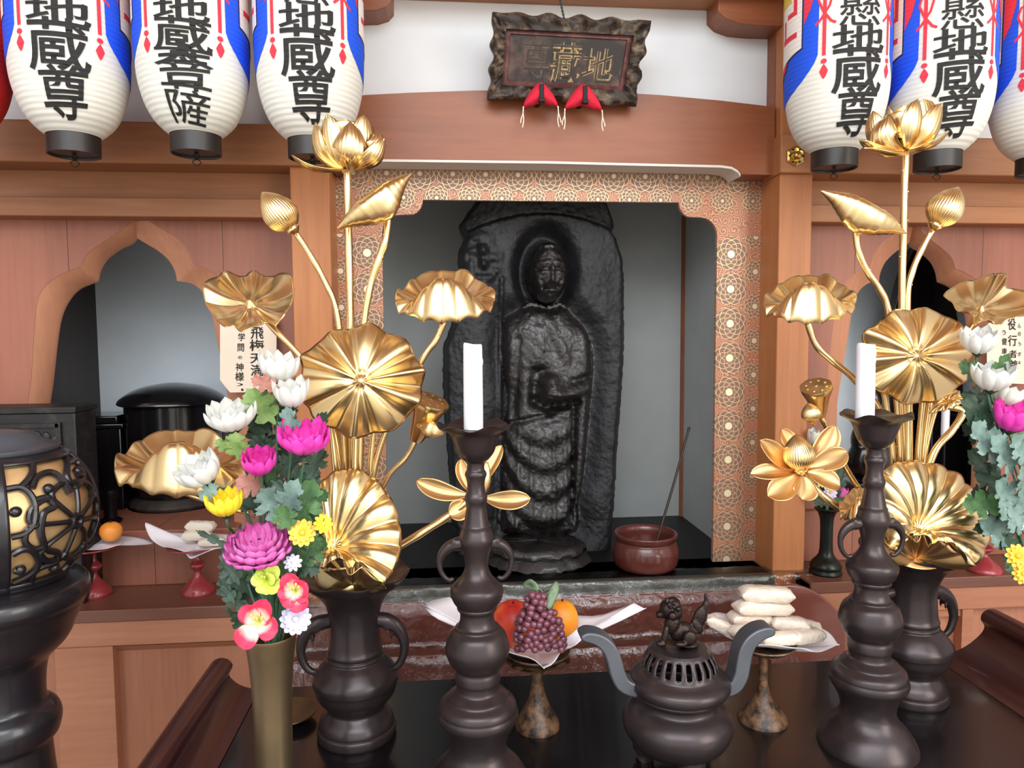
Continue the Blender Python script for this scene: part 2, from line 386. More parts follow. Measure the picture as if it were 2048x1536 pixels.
def brocade(name, along, across, p=.0717, R=.0345, vo2=-.052, cr=.15, cb=.6):
    t = NT(name); tc = t.new('ShaderNodeTexCoord'); sp = t.new('ShaderNodeSeparateXYZ'); t.link(tc.outputs['Object'], sp.inputs[0])
    u = Ex(t, sp.outputs[along]); v = Ex(t, sp.outputs[across])
    def med(uo, vo, period, R):       # (line mask, inside mask, core mask) of a chrysanthemum medallion
        a = ((u+uo)/period+.5).fr(); a = (a-.5)*period; b = v-vo
        r = (a.sq()+b.sq()).sqrt(); th = b.at2(a)
        line = None
        for q, (rk, n, ph) in enumerate(((.42, 8, 0.), (.62, 8, .39), (.82, 8, 0.), (.98, 8, .39))):
            pet = ((th*float(n/2.)+ph*4).cos().abs())*(.15*R)
            d = (r-(pet+(rk-.1)*R)).abs().lt(.0009)
            line = d if line is None else line.max(d)
        spokes = ((th*8.).sin().abs()*r).lt(.0010)*(r._o('LESS_THAN', .5*R))
        return line.max(spokes), r.lt(1.04*R), r.lt(cr*R)
    l1, i1, c1 = med(0., 0., p, R); l2, i2, c2 = med(p/2, vo2, p, R*.72)
    # scrolling vine between medallions
    v2 = t.coord((1, 1, 1)); vo = t.new('ShaderNodeTexVoronoi'); vo.inputs['Scale'].default_value = 48; vo.inputs['Randomness'].default_value = .75; t.link(v2, vo.inputs['Vector'])
    dist = Ex(t, vo.outputs['Distance']); pos = t.new('ShaderNodeSeparateXYZ')
    vs = t.new('ShaderNodeVectorMath', operation='SUBTRACT'); sc = t.new('ShaderNodeVectorMath', operation='SCALE'); sc.inputs[3].default_value = 1.
    t.link(v2, vs.inputs[0]); t.link(vo.outputs['Position'], vs.inputs[1])
    t.link(vs.outputs[0], pos.inputs[0]); dz = Ex(t, pos.outputs[2]); dx = Ex(t, pos.outputs[0])
    ang = dz.at2(dx); spiral = ((dist*5.5)+ang*.1592).fr(); sl = (spiral-.5).abs().lt(.13)
    out = (i1.max(i2))*-1.+1.
    line = (l1*i1).max(l2*i2*(i1*-1.+1.)); line = line.max(sl*out*.75)
    core = (c1.max(c2*(i1*-1.+1.)))
    f = t.noise(t.coord(), 300, 2)
    ground = t.ramp(f, [(.3, lin(146, 82, 60)), (.7, lin(190, 122, 92))]); disc = t.ramp(f, [(.3, lin(112, 80, 64)), (.7, lin(152, 112, 92))])
    def mix(fac, a, b):
        m = t.new('ShaderNodeMix', data_type='RGBA')
        t.link(fac.k, m.inputs['Factor'])
        for k, q in ((6, a), (7, b)):
            if isinstance(q, tuple): m.inputs[k].default_value = q
            else: t.link(q, m.inputs[k])
        return m.outputs[2]
    c = mix(i1.max(i2), ground, disc); c = mix(line*.8, c, lin(226, 196, 150)); c = mix(core*cb, c, lin(240, 226, 190))
    t.col(c); t.set(Roughness=.42); t.b.inputs['Sheen Weight'].default_value = .15
    t.b.inputs['Specular IOR Level'].default_value = .6
    mt = (line.max(core))*.55; t.link(mt.k, t.b.inputs['Metallic'])
    t.bump((line.max(core)).k, .35, .0012); return t.m
fr = thing('niche_frame', P(1100, 1160, YFRAME), 'brocade covered frame of gold chrysanthemum medallions around the dark stone statue', 'frame')
def pp(px, py): return (X_(px, py, YFRAME), Z_(px, py, YFRAME))
zin = Z_(1100, 402, YFRAME); ztop = Z_(1100, 318, YFRAME); zbot = Z_(1480, 1166, YFRAME)
X0, X1 = X_(668, 700, YFRAME), X_(1526, 700, YFRAME)
zc_l = Z_(790, 432, YFRAME); zcr = Z_(1400, 438, YFRAME)
a, b = .028, .055
def cusp(x, sgn):                      # cusped corner: from side up to head opening
    z1 = zin; pts = []
    for k in range(7): q = k/6*PI/2; pts.append((x+sgn*(.038-.038*math.cos(q)), z1-.075+.042*math.sin(q)))
    for k in range(1, 7): q = k/6*PI/2; pts.append((x+sgn*(.060+.03*math.sin(q)), z1-.033+.033*(1-math.cos(q)) if k < 6 else z1))
    return pts
zsplit = zin-.075
top = [(X0, ztop), (X1, ztop), (X1, zsplit), (xi1, zsplit)]+cusp(xi1, -1)+cusp(xi0, 1)[::-1]+[(xi0, zsplit), (X0, zsplit)]
g = G(); g.prism(top, YFRAME, YFRAME+.012)
med_z = Z_(1070, 350, YFRAME)
obj('head_panel', g, brocade('brocade of the head panel', 0, 2), fr, origin=(X_(1036, 352, YFRAME), YFRAME, med_z), smooth=False)
for x0, x1, mx in ((X0, xi0, X_(736, 600, YFRAME)), (xi1, X1, X_(1461, 600, YFRAME))):
    g = G(); g.box(x0, x1, YFRAME, YFRAME+.012, zbot, zsplit)
    obj('side_panel', g, brocade('brocade of a side panel', 2, 0, .079, .036, -.058, .24, .9) if x0 == X0 else brocade('brocade of the right side panel', 2, 0, .079, .036, .058, .24, .9), fr, origin=(mx, YFRAME, Z_(1461, 716, YFRAME)), smooth=False)

# ---------------------------------------------------------------- side bays: panel with cusped window, splayed reveal, cavity
ZRT = Z_(330, 1060, YRIS)              # top of raised step
ZS = Z_(330, 1216, YSH)               # shelf top
def bay(side, outer, inner, x0, x1, zt):
    # outer / inner: ordered outlines left foot -> apex -> right foot (world x, z)
    k = max(range(len(outer)), key=lambda i: outer[i][1]); xa = outer[k][0]
    lf = [(x0, zt), (xa, zt)]+[p for p in outer[:k+1][::-1]]+[(outer[0][0], ZRT), (x0, ZRT)]
    rt = [(xa, zt), (x1, zt), (x1, ZRT), (outer[-1][0], ZRT)]+outer[k:][::-1]
    g = G(); g.prism(lf, YPAN, YPAN+.02); g.prism(rt, YPAN, YPAN+.02)
    struct('wall_'+side+'_bay', g, M['wood_panel'], 'reddish wooden panel wall with a cusped window, %s bay' % side, 'wall', smooth=False)
    g = G(); g.grid([[(x, YPAN+.001, z) for x, z in outer], [(x, YPAN+.034, z) for x, z in inner], [(x, YPAN+.045, z) for x, z in inner], [(x, YPAN+.045, z) for x, z in outer]])
    struct('window_1' if side == 'left' else 'window_2', g, M['wood_reveal'], 'cusped bell shaped window surround in the %s bay' % side, 'window', ang=50)
def dens(pts, n=5): return [(v.x, v.y) for v in bez([Vector((x, y, 0)) for x, y in pts], n)]
def arch(px, Y): return [(X_(a, b, Y), Z_(a, b, Y)) for a, b in px]
Lo = [(52, 840), (54, 813), (63, 746), (70, 640), (77, 595), (95, 567), (130, 545), (163, 533)]
Lo2 = [(163, 533), (169, 515), (185, 498), (215, 478), (260, 447), (271, 430)]
Lo3 = [(271, 430), (290, 437), (319, 456), (356, 478), (375, 500), (386, 527)]
Lo4 = [(386, 527), (430, 547), (460, 580), (478, 640), (490, 720), (500, 813), (502, 840)]
Li = [(93, 840), (95, 813), (102, 764), (112, 676), (121, 630), (137, 598), (158, 577), (193, 563)]
Li2 = [(193, 563), (198, 541), (211, 519), (237, 499), (262, 487), (274, 476)]
Li3 = [(274, 476), (290, 486), (315, 501), (337, 520), (350, 543), (354, 562)]
Li4 = [(354, 562), (385, 568), (410, 590), (424, 630), (437, 697), (460, 815), (462, 840)]
def chain(parts, Y):
    out = []
    for q in parts:
        r = dens(arch(q, Y)); out += r if not out else r[1:]
    return [(out[0][0], ZRT)]+out[1:-1]+[(out[-1][0], ZRT)]
outer_l = chain((Lo, Lo2, Lo3, Lo4), YPAN); inner_l = chain((Li, Li2, Li3, Li4), YPAN+.034)
bay('left', outer_l, inner_l, XL, xl0+.01, Z_(300, 425, YPAN))
# the right bay is the same bay moved along the wall (its width seen smaller because it stands farther off)
dx = X_(1829, 447, YPAN)-X_(271, 430, YPAN); kx = .92
xa = X_(271, 430, YPAN)
mv = lambda pts: [((x-xa)*-kx+xa+dx, z) for x, z in pts][::-1]
bay('right', mv(outer_l), mv(inner_l), xr1-.01, XR, Z_(300, 425, YPAN))
for sd, x0, x1 in (('left', xa-.40, xa+.34), ('right', xa+dx-.30, xa+dx+.36)):
    g = G(); g.box(x0, x1, YBACK, YBACK+.03, ZRT, z_nb); struct('wall_back_of_%s_bay' % sd, g, M['bay_wall'])
    xs_ = (X_(196, 700, YBACK) if sd == 'left' else x0)
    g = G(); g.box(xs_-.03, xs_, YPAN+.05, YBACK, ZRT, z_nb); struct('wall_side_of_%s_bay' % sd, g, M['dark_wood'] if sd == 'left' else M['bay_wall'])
    g = G(); g.box(x1, x1+.03, YPAN+.05, YBACK, ZRT, z_nb); struct('wall_far_side_of_%s_bay' % sd, g, M['bay_wall'])
    g = G(); g.box(x0-.05, x1+.05, YPAN+.05, YBACK+.03, z_nb-.03, z_nb); struct('ceiling_%s_bay' % sd, g, M['bay_wall'])

# ---------------------------------------------------------------- altar woodwork below: shelves, risers, fronts
zc1 = Z_(330, 1290, YSH); zc2 = Z_(330, 1306, YSH)
for sd, x0, x1 in (('left', XL, X_(600, 1200, YSH)), ('right', X_(1622, 1170, YSH), XR)):
    g = G(); g.box(x0, x1, YRIS, YBACK+.03, ZS, ZRT); struct('trim_14' if sd == 'left' else 'trim_15', g, M['wood_step'] if 0 else M['wood_panel'], 'raised plank step at the back of the %s shelf' % sd, 'step', bevel=.002)
    g = G(); g.box(x0, x1, YSH, YRIS+.01, ZS-.025, ZS); struct('trim_16' if sd == 'left' else 'trim_17', g, M['wood_shelf'], 'worn brown shelf board of the %s bay' % sd, 'shelf', bevel=.002)
    g = G(); g.box(x0, x1, YSH+.004, YRIS, zc1, ZS-.004); struct('trim_18' if sd == 'left' else 'trim_19', g, M['wood_rail'], 'broad cypress rail below the %s shelf' % sd, 'rail', bevel=.002)
    g = G(); g.box(x0, x1, YSH+.030, YRIS, 0.0, zc1); struct('wall_front_%s' % sd, g, M['wood_front'])
    g = G()
    if sd == 'left':
        s0, s1 = X_(112, 1400, YSH), X_(228, 1400, YSH); g.box(s0, s1, YSH+.004, YSH+.031, 0, zc1)
        g.add([(s1, YSH+.004, zc1), (x1, YSH+.004, zc1), (x1, YSH+.03, zc2-.004), (s1, YSH+.03, zc2-.004), (s1, YSH+.03, zc1), (x1, YSH+.03, zc1)], [(0, 1, 2, 3), (0, 3, 4), (1, 5, 2)])
    else:
        s0, s1 = X_(1925, 1300, YSH), X_(1946, 1300, YSH); g.box(s0, s1, YSH+.004, YSH+.031, 0, zc1); g.box(x0, s0, YSH+.01, YSH+.031, zc2, zc1)
    struct('trim_20' if sd == 'left' else 'trim_21', g, M['wood_rail'], 'cypress stile and bevelled strip framing the %s altar front' % sd, 'trim', smooth=False)
# central sill and steps
cx0, cx1 = X_(588, 1200, 1.5), X_(1632, 1200, 1.5)
zs2 = Z_(1150, 1190, YSILL); zl = Z_(1150, 1287, 1.49)
g = G(); g.box(X0-.01, xr0, YSILL, YFRAME+.03, zs2, ZF); struct('trim_22', g, wood('grey weathered sill', lin(62, 62, 56), lin(96, 96, 88), 'X', .4), 'sill board of the niche wrapped in clear film', 'sill', bevel=.002)
g = G(); g.box(cx0, cx1, YSILL-.012, YFRAME+.03, zl, zs2); g.box(cx0, cx1, YSILL-.05, YFRAME, 0, zl)
struct('trim_23', g, M['wood_step'], 'red brown stepped altar front below the niche', 'step', bevel=.004)
# floors of structure under the cavity so nothing hangs
g = G(); g.box(nx0-.03, nx1+.03, YFRAME, ynb+.03, 0, ZF-.03); struct('trim_24', g, M['dark_wood'], 'dark base below the niche', 'base')
# ================================================================== paper lanterns
YL = 1.30
def ribbed(name, c, c2=None):
    t = NT(name); v = t.coord(); wv = t.new('ShaderNodeTexWave', wave_type='BANDS', bands_direction='Z'); wv.inputs['Scale'].default_value = 38
    t.link(v, wv.inputs['Vector']); f = t.noise(v, 14, 3)
    d = tuple(x*.95 for x in c[:3])+(1,)
    t.col(t.ramp(f, [(.3, d), (.7, c)])); t.set(Roughness=.75)
    t.b.inputs['Subsurface Weight'].default_value = 0.12 if c2 else 0; t.b.inputs['Subsurface Radius'].default_value = (.02, .02, .02)
    t.bump(wv.outputs['Fac'], .35, .0016); return t.m
M['lan_paper'] = ribbed('ribbed lantern paper', lin(226, 223, 213), 1)
M['lan_blue'] = ribbed('blue lantern print', lin(22, 84, 226)); M['lan_red'] = ribbed('red lantern print', lin(226, 52, 70))
M['lan_ink'] = ribbed('black lantern lettering', lin(30, 28, 28)); M['lan_white'] = ribbed('white lantern motif', lin(238, 232, 226))
M['lan_dark'] = ribbed('dark outline print', lin(44, 34, 60)); M['lan_redbody'] = ribbed('red lantern paper', lin(196, 22, 24), 1)
M['lan_lilac'] = ribbed('pale lilac band', lin(222, 208, 222), 1); M['lan_yellow'] = ribbed('yellow print', lin(214, 190, 70))
M['cap'] = wood('black painted lantern ring', lin(13, 10, 10), lin(38, 30, 27), 'Z', .42, 120, 8)
s1 = S(149, 150, YL)*.915; RL = 118.5*s1; U = s1; UZ = s1*1.13     # U: metres per photo pixel on the first lantern
PROF = [(54, 0), (70, 12), (86, 28), (100, 52), (109, 78), (114.5, 104), (117.5, 138), (118.5, 180), (118.5, 225), (118.5, 290), (118.5, 360), (118.5, 430), (118.5, 485), (118, 525), (116, 560), (109, 594), (97, 624), (80, 648), (60, 660)]
pz = [p[1] for p in PROF]; pr = [p[0] for p in PROF]
def smooth_prof():
    q = bez([Vector((r, 0, z)) for r, z in PROF], 5); return [(v.x*U, v.z*UZ) for v in q]
LP = smooth_prof(); lz = np.array([p[1] for p in LP]); lr = np.array([p[0] for p in LP])
def onlan(deg, h, off):               # deg from the text centre, h in photo px above the paper's lower end
    z = (h-20)*UZ; r = float(np.interp(z, lz, lr))+off; a = math.radians(deg)-PI/2
    return Vector((math.cos(a)*r, math.sin(a)*r, z))
DEG = math.degrees(1/118.5)
def lpatch(g, poly, off):
    vs, fs = patch([(d/DEG, h) for d, h in poly], 14); g.add([onlan(v.x*DEG, v.y, off) for v in vs], fs)
def band(pts, wdt):
    l, r = [], []
    for i, (x, y) in enumerate(pts):
        a = pts[max(i-1, 0)]; b = pts[min(i+1, len(pts)-1)]; tx, ty = b[0]-a[0], b[1]-a[1]; n = math.hypot(tx, ty) or 1
        l.append((x-ty/n*wdt, y+tx/n*wdt)); r.append((x+ty/n*wdt, y-tx/n*wdt))
    return l+r[::-1]
def chars(g, rows, off=.0016):
    for ch, x0, x1, h0, h1, sk in rows:   # px from the text centre
        vs, fs = glyphs(ch, .003 if ch in '懸薩' else .013, .11)
        g.add([onlan(((x0+x1)/2+v.x*(x1-x0))*DEG, (h0+h1)/2+v.y*(h1-h0)+v.x*sk, off) for v in vs], fs)
TXT_A = [('尊', -46, 54, 34, 124, 4), ('蔵', -60, 58, 112, 204, 2), ('地', -60, 60, 192, 244, 2), ('懸', -46, 46, 240, 312, 0), ('油', -46, 46, 314, 384, 0)]
TXT_B = [('薩', -52, 60, 26, 94, -6), ('菩', -50, 54, 88, 146, 2), ('大', -62, 62, 120, 164, -4), ('蔵', -56, 60, 146, 206, -4), ('地', -56, 56, 198, 244, 4), ('懸', -46, 46, 244, 312, 0), ('油', -46, 46, 314, 384, 0)]
def lantern(text, body_mat, label, red=False):
    t = thing('paper_lantern', (0, 0, 0), label, 'lantern', 'paper lanterns hanging in front of the altar')
    g = G(); g.lathe((0, 0, 0), LP, 72, caps=False); obj('paper_body', g, body_mat, t, ang=180)
    g = G(); g.lathe((0, 0, -40*U), [(0.001, .0035), (49*U, .0035), (50.5*U, 0), (53*U, 0), (53*U, 42*U), (47*U, 44*U), (47*U, .014), (.002, .013)], 48, caps=False); ring = obj('bottom_ring', g, M['cap'], t)
    g = G(); g.lathe((0, 0, 656*UZ), [(60*U, 0), (62*U, 2*U), (62*U, 36*U), (56*U, 36*U), (56*U, 4*U), (.002, 4*U)], 48, caps=False); ring = obj('top_ring', g, M['cap'], t)
    z0 = -40*U+.0035; pts = [(.006, 0, z0+.002), (-.005, 0, z0-.006), (.003, 0, z0-.010), (-.005, 0, z0-.014), (-.006, 0, z0-.018), (0, 0, z0-.022), (.006, 0, z0-.018), (.005, 0, z0-.014), (-.003, 0, z0-.010), (.005, 0, z0-.006), (-.006, 0, z0+.002)]
    g = G(); g.tube(bez(pts, 5), .0009, 6); obj('wire_hook', g, M['iron'], ring)
    g = G(); g.tube([(0, 0, 656*UZ), (0, 0, 656*UZ+.14)], .002, 8); obj('hanging_cord', g, M['iron'], ring)
    if red:
        g = G(); lpatch(g, [(-178, 262), (178, 262), (178, 500), (-178, 500)], .0008); obj('pale_band', g, M['lan_lilac'], t, ang=180)
        return t
    g = G(); chars(g, text); obj('lettering', g, M['lan_ink'], t, ang=180)
    gb, gd, gw, gr, gy = G(), G(), G(), G(), G()
    for sg in (1, -1):
        mk = lambda pl: [(sg*d, h) for d, h in pl][::sg]
        lpatch(gb, mk([(43, 460), (43, 268), (43.5, 194), (47, 180), (52, 168), (62, 151), (74, 138), (90, 127), (104, 120), (118, 104), (134, 92), (155, 85), (179, 82), (179, 460)]), .0007)
        lpatch(gd, mk([(61.5, 460), (61.5, 215), (84, 204), (90, 190), (108, 170), (125, 160), (179, 150), (179, 460)]), .0010)
        lpatch(gw, mk([(63, 460), (63, 218), (86, 208), (116, 190), (179, 176), (179, 460)]), .0013)
        lpatch(gr, mk([(88, 204), (112, 190), (110, 174), (98, 183), (91, 192)]), .0016)
        for d0, d1, h0, h1 in ((70, 100, 244, 255), (92, 97, 255, 292), (70, 88, 290, 300), (108, 114, 200, 300), (70, 76, 300, 340)): lpatch(gr, mk([(d0, h0), (d1, h0), (d1, h1), (d0, h1)]), .0016)
        lpatch(gr, mk([(44, 460), (46, 330), (52, 290), (60.5, 262), (60.5, 460)]), .0012)
        lpatch(gy, mk([(80, 320), (120, 320), (120, 400), (80, 400)]), .0016)
        c = sg*37.; W = DEG
        gr2 = gr
        lpatch(gr2, [(c-4*W, 190), (c+4*W, 190), (c+4*W, 430), (c-4*W, 430)], .0009)
        lpatch(gr2, [(c+7*W*math.cos(q), 179+5*math.sin(q)) for q in [i/8*2*PI for i in range(8)]], .0010)
        lpatch(gr2, [(c, 144), (c+5*W, 150), (c+9.5*W, 160), (c+4.5*W, 168), (c, 174), (c-4.5*W, 168), (c-9.5*W, 160), (c-5*W, 150)], .0010)
        lp = [(c-20*W, 252), (c-8*W, 262), (c+10*W, 285), (c+16*W, 305), (c+8*W, 322), (c-8*W, 318), (c-14*W, 300), (c-2*W, 275), (c+14*W, 255), (c+24*W, 250)]
        pb = band([(x/DEG, y) for x, y in lp], 2.6); n = len(lp)
        for i in range(n-1): lpatch(gr2, [(x*DEG, y) for x, y in (pb[i], pb[i+1], pb[2*n-2-i], pb[2*n-1-i])], .0011)
    obj('blue_print', gb, M['lan_blue'], t, ang=180); obj('dark_outline', gd, M['lan_dark'], t, ang=180); obj('white_motif', gw, M['lan_white'], t, ang=180); obj('red_print', gr, M['lan_red'], t, ang=180); obj('yellow_print', gy, M['lan_yellow'], t, ang=180)
    return t
def hang(o, px, py, phi, label):
    p = P(px, py, YL); o.location = (p.x, p.y, p.z+40*U); o.rotation_euler = (0, 0, -math.atan2(p.x, p.y)+math.radians(phi)); o['label'] = label
LA = lantern(TXT_A, M['lan_paper'], 'x'); LB = lantern(TXT_B, M['lan_paper'], 'x')
hang(LA, 149, 311, -9, 'white paper lantern with black lettering beside the red lantern')
hang(LB, 393, 309, -10, 'white paper lantern whose lettering ends in a crowded two part column of six signs')
for px, py, ph, lb in ((625, 318, -2, 'white paper lantern hanging just behind the tall gilded lotus beside the plaque bay'),
                       (1668, 338, 24, 'white paper lantern hanging in front of the gilt hexagonal nail cover'),
                       (1874, 340, 21, 'white paper lantern half hidden by the gilded lotus bloom at right'),
                       (2080, 350, 16, 'white paper lantern cut off by the right edge of the photo')):
    hang(dup(LA), px, py, ph, lb)
RD = lantern(None, M['lan_redbody'], 'x', True); hang(RD, -92, 300, 0, 'red paper lantern cut off by the left edge of the photo')
zr = LA.location.z+656*UZ+.14
g = G(); g.box(XL, XR, YL-.015, YL+.015, zr-.002, zr+.03)
for x in (-1.2, 0.3, 1.6): g.box(x-.01, x+.01, YL-.01, YL+.01, zr+.02, Zc)
struct('trim_25', g, M['dark_wood'], 'dark hanging rail the lanterns are tied to', 'rail')

# ================================================================== plaque
def quadmap(TL, TR, BR, BL):
    def f(u, v, d=0):                 # u,v 0..1 from top left; d toward the viewer
        a = TL.lerp(TR, u); b = BL.lerp(BR, u); p = a.lerp(b, v); return p+nrm*d
    nrm = (TR-TL).cross(BL-TL).normalized()
    if nrm.y > 0: nrm = -nrm
    return f
YT, YB = 1.475, 1.520
qm = quadmap(P(985, 24, YT), P(1302, 42, YT), P(1271, 214, YB), P(975, 200, YB))
pl = thing('wooden_plaque', qm(.5, 1), 'weathered carved wooden plaque with three gold outlined characters on the white wall', 'plaque')
def worn(name, c, c2, sc=30, lo=.5, hi=.7, rough=.6):
    t = NT(name); v = t.coord(); f = t.noise(v, sc, 6, .65); t.col(t.ramp(f, [(lo, c), (hi, c2)])); t.set(Roughness=rough); t.bump(f, .3, .002); return t.m
iu0, iu1, iv0, iv1 = .10, .885, .20, .80
g = G(); N = 36
def edge_pts(k):
    out = []
    for i in range(N): u = i/N; out.append((u, -.0+.03*math.sin(u*PI*10)*math.sin(u*PI)))
    for i in range(N): v = i/N; out.append((1+.018*math.sin(v*PI*7)*math.sin(v*PI)-.012*math.sin(v*PI), v))
    for i in range(N): u = 1-i/N; out.append((u, 1+.035*math.sin(u*PI*8)*math.sin(u*PI)-.02*math.sin(u*PI)))
    for i in range(N): v = 1-i/N; out.append((0-.016*math.sin(v*PI*7)*math.sin(v*PI)+.01*math.sin(v*PI), v))
    return out
def inner_pts(m):
    out = []
    for i in range(N): out.append((iu0-m+(iu1-iu0+2*m)*i/N, iv0-m*1.6))
    for i in range(N): out.append((iu1+m, iv0-m*1.6+(iv1-iv0+3.2*m)*i/N))
    for i in range(N): out.append((iu1+m-(iu1-iu0+2*m)*i/N, iv1+m*1.6))
    for i in range(N): out.append((iu0-m, iv1+m*1.6-(iv1-iv0+3.2*m)*i/N))
    return out
eo, ei = edge_pts(0), inner_pts(.012)
rows = []
for t_, d in ((0, -.018), (0, .004), (.08, .011), (.3, .016), (.55, .012), (.8, .010), (1., .012), (1., .002)):
    row = []
    for i, ((a, b), (c, d2)) in enumerate(zip(eo, ei)):
        rip = .004*math.sin(i*.9+t_*5)+.003*math.sin(i*1.7-t_*9) if .05 < t_ < .9 else 0
        row.append(qm(a+(c-a)*t_, b+(d2-b)*t_, d+rip))
    rows.append(row)
g.grid(rows, cv=True); obj('wavy_frame', g, worn('carved frame with flaked paint', lin(46, 34, 26), lin(126, 104, 80), 34, .5, .68), pl, ang=60)
g = G(); e1, e2, e3 = inner_pts(.012), inner_pts(-.018), inner_pts(-.022)
g.grid([[qm(a, b, .003) for a, b in e1], [qm(a, b, .006) for a, b in e2], [qm(a, b, .002) for a, b in e3]], cv=True)
obj('red_border', g, worn('faded red border', lin(84, 42, 40), lin(128, 84, 80), 26, .45, .7), pl, ang=60)
g = G(); b0 = len(g.v); vs = [qm(a, b, .0025) for a, b in inner_pts(-.02)]; g.add(vs+[qm(a, b, -.015) for a, b in inner_pts(-.02)], [tuple(range(len(vs))), tuple(range(2*len(vs)-1, len(vs)-1, -1))])
obj('board', g, worn('blackened board', lin(36, 26, 22), lin(116, 84, 74), 14, .46, .72), pl, smooth=False)
gl = worn('worn gold outline', lin(112, 92, 58), lin(176, 148, 100), 60, .4, .6); gk = worn('sunken dark stroke', lin(44, 32, 24), lin(74, 56, 40), 50); gf = worn('faded lettering', lin(70, 54, 46), lin(112, 92, 80), 40)
for ch, u0, u1, v0, v1, lm in (('地', .60, .81, .34, .73, gl), ('藏', .39, .59, .29, .75, gl), ('尊', .22, .385, .28, .72, gf)):
    for fat, mt, d in ((.016, lm, .0034), (-.011, gk, .0040)):
        vs, fs = glyphs(ch, fat); g = G(); g.add([qm((u0+u1)/2+v.x*(u1-u0), (v0+v1)/2-v.y*(v1-v0), d) for v in vs], fs); obj('lettering', g, mt, pl, smooth=False)
wt = P(1128, 36, YT); g = G(); n = 40; pts = [wt+Vector((-.004*i/n*3, .06*i/n, .12*i/n)) for i in range(n+1)]
for ph in (0, PI): g.tube([p+Vector((math.cos(i*1.1+ph)*.0013, math.sin(i*1.1+ph)*.0013, 0)) for i, p in enumerate(pts)], .0012, 6)
obj('hanging_wire', g, plain('dark green wire', lin(46, 60, 52), .5), pl)
# red cushions on iron hooks that carry the plaque
M['red_cloth'] = plain('red cotton cloth', lin(204, 26, 54), .85, var=.12, bump=.15, bscale=60)
M['string'] = plain('white cotton string', lin(232, 214, 196), .9)
def cushion(ax, ay, lx, ly, rx, ry, label):
    A, L, R = P(ax, ay, 1.495), P(lx, ly, 1.492), P(rx, ry, 1.492); mid = (L+R)/2+(A-(L+R)/2)*.34
    c = (A+L+R)/3; o = thing('red_cushion', c, label, 'cushion', 'red cushions under the plaque')
    g = G(); rim = [(ax, ay, 0), (ax+(ax-lx)*-.22, ay+(ly-ay)*.14, 0)]
    rim = [(ax, ay-1, 0), (ax+.42*(rx-ax)+4, ay+.36*(ry-ay)-3, 0), (ax+.85*(rx-ax)+3, ay+.84*(ry-ay)-4, 0), (rx, ry, .0), (rx-8, ry-1, 0), (ax+.55*(rx-ax), ay+.96*(ry-ay), 0), (ax+.1*(rx-ax), ay+.86*(ry-ay), 0), (ax+.1*(lx-ax), ay+.86*(ly-ay), 0), (ax+.55*(lx-ax), ay+.96*(ly-ay), 0), (lx+8, ly-1, 0), (lx, ly, 0), (ax+.85*(lx-ax)-3, ay+.84*(ly-ay)-4, 0), (ax+.42*(lx-ax)-4, ay+.36*(ly-ay)-3, 0)]
    CC = P(ax, ay+.45*(ly-ay), 1.494); RR = bezc([P(q[0], q[1], 1.494) for q in rim], 78)
    for sg in (-1, 1):
        rows = [[CC+(p-CC)*q+Vector((0, sg*(.0005+.016*(1-q**2.2)**.6), 0)) for p in RR] for q in (.04, .2, .4, .6, .75, .87, .95, 1.)]
        b0 = len(g.v); g.grid(rows, cv=True); g.f.append(tuple(b0+i for i in range(78))); g.mi.append(0)
    obj('cloth_pad', g, M['red_cloth'], o, remesh=.0018)
    hx = (A+mid)/2; g = G(); hz = A.z-.008; x0 = A.x; y0 = 1.478
    g.box(x0-.0045, x0+.0045, y0-.003, y0, hz-.030, hz); g.box(x0-.006, x0+.006, y0-.007, y0+.004, hz-.036, hz-.029)
    g.box(x0-.004, x0+.004, y0+.004, 1.551, hz-.024, hz-.020)
    obj('iron_hook', g, M['iron'], o, bevel=.0008)
    for e_, sg in ((L, -1), (R, 1)):
        g = G()
        for k in range(2):
            ps = [e_+Vector((sg*.001*math.sin(i*.9+k*2)+sg*.006*i/8*(k*.7+.3), -.003+.001*math.cos(i+k), -.0052*i*(1-.2*k))) for i in range(9)]; g.tube(ps, .0011, 6)
        obj('string_end', g, M['string'], o)
cushion(1081, 166, 1047, 214, 1115, 213, 'red cloth cushion under the plaque with one long straight string, nearer the first character')
cushion(1167, 169, 1130, 218, 1203, 221, 'red cloth cushion under the plaque with frayed curling strings, below the big middle character')
# hexagonal nail cover
c = P(1590, 313, YNAG); r = 20*S(1590, 313, YNAG); o = tag(bpy.data.objects.new('nail_cover', None), 'gilt six petalled nail cover on the right beam under the lantern', 'nail cover'); COL.objects.link(o); o.location = c
g = G(); rows = []
for rr, d in ((1.0, 0), (1.0, .004), (.8, .007), (.45, .006), (.4, .014), (.25, .018), (.02, .019)):
    rows.append([c+Vector((math.cos(k/48*2*PI+PI/6)*r*rr*(1-(.12*abs(math.sin(k/48*6*PI)) if rr > .7 else 0)), -d, math.sin(k/48*2*PI+PI/6)*r*rr*(1-(.12*abs(math.sin(k/48*6*PI)) if rr > .7 else 0)))) for k in range(48)])
g.grid(rows, cv=True); plt_ = obj('plate', g, M['brass_bright'], o)
g = G()
for k in range(6): a = k/6*2*PI; g.ell(c+Vector((math.cos(a)*r*.68, -.0065, math.sin(a)*r*.68)), (.0028, .0012, .0022), 8, 6)
obj('pierced_mark', g, M['iron'], plt_)
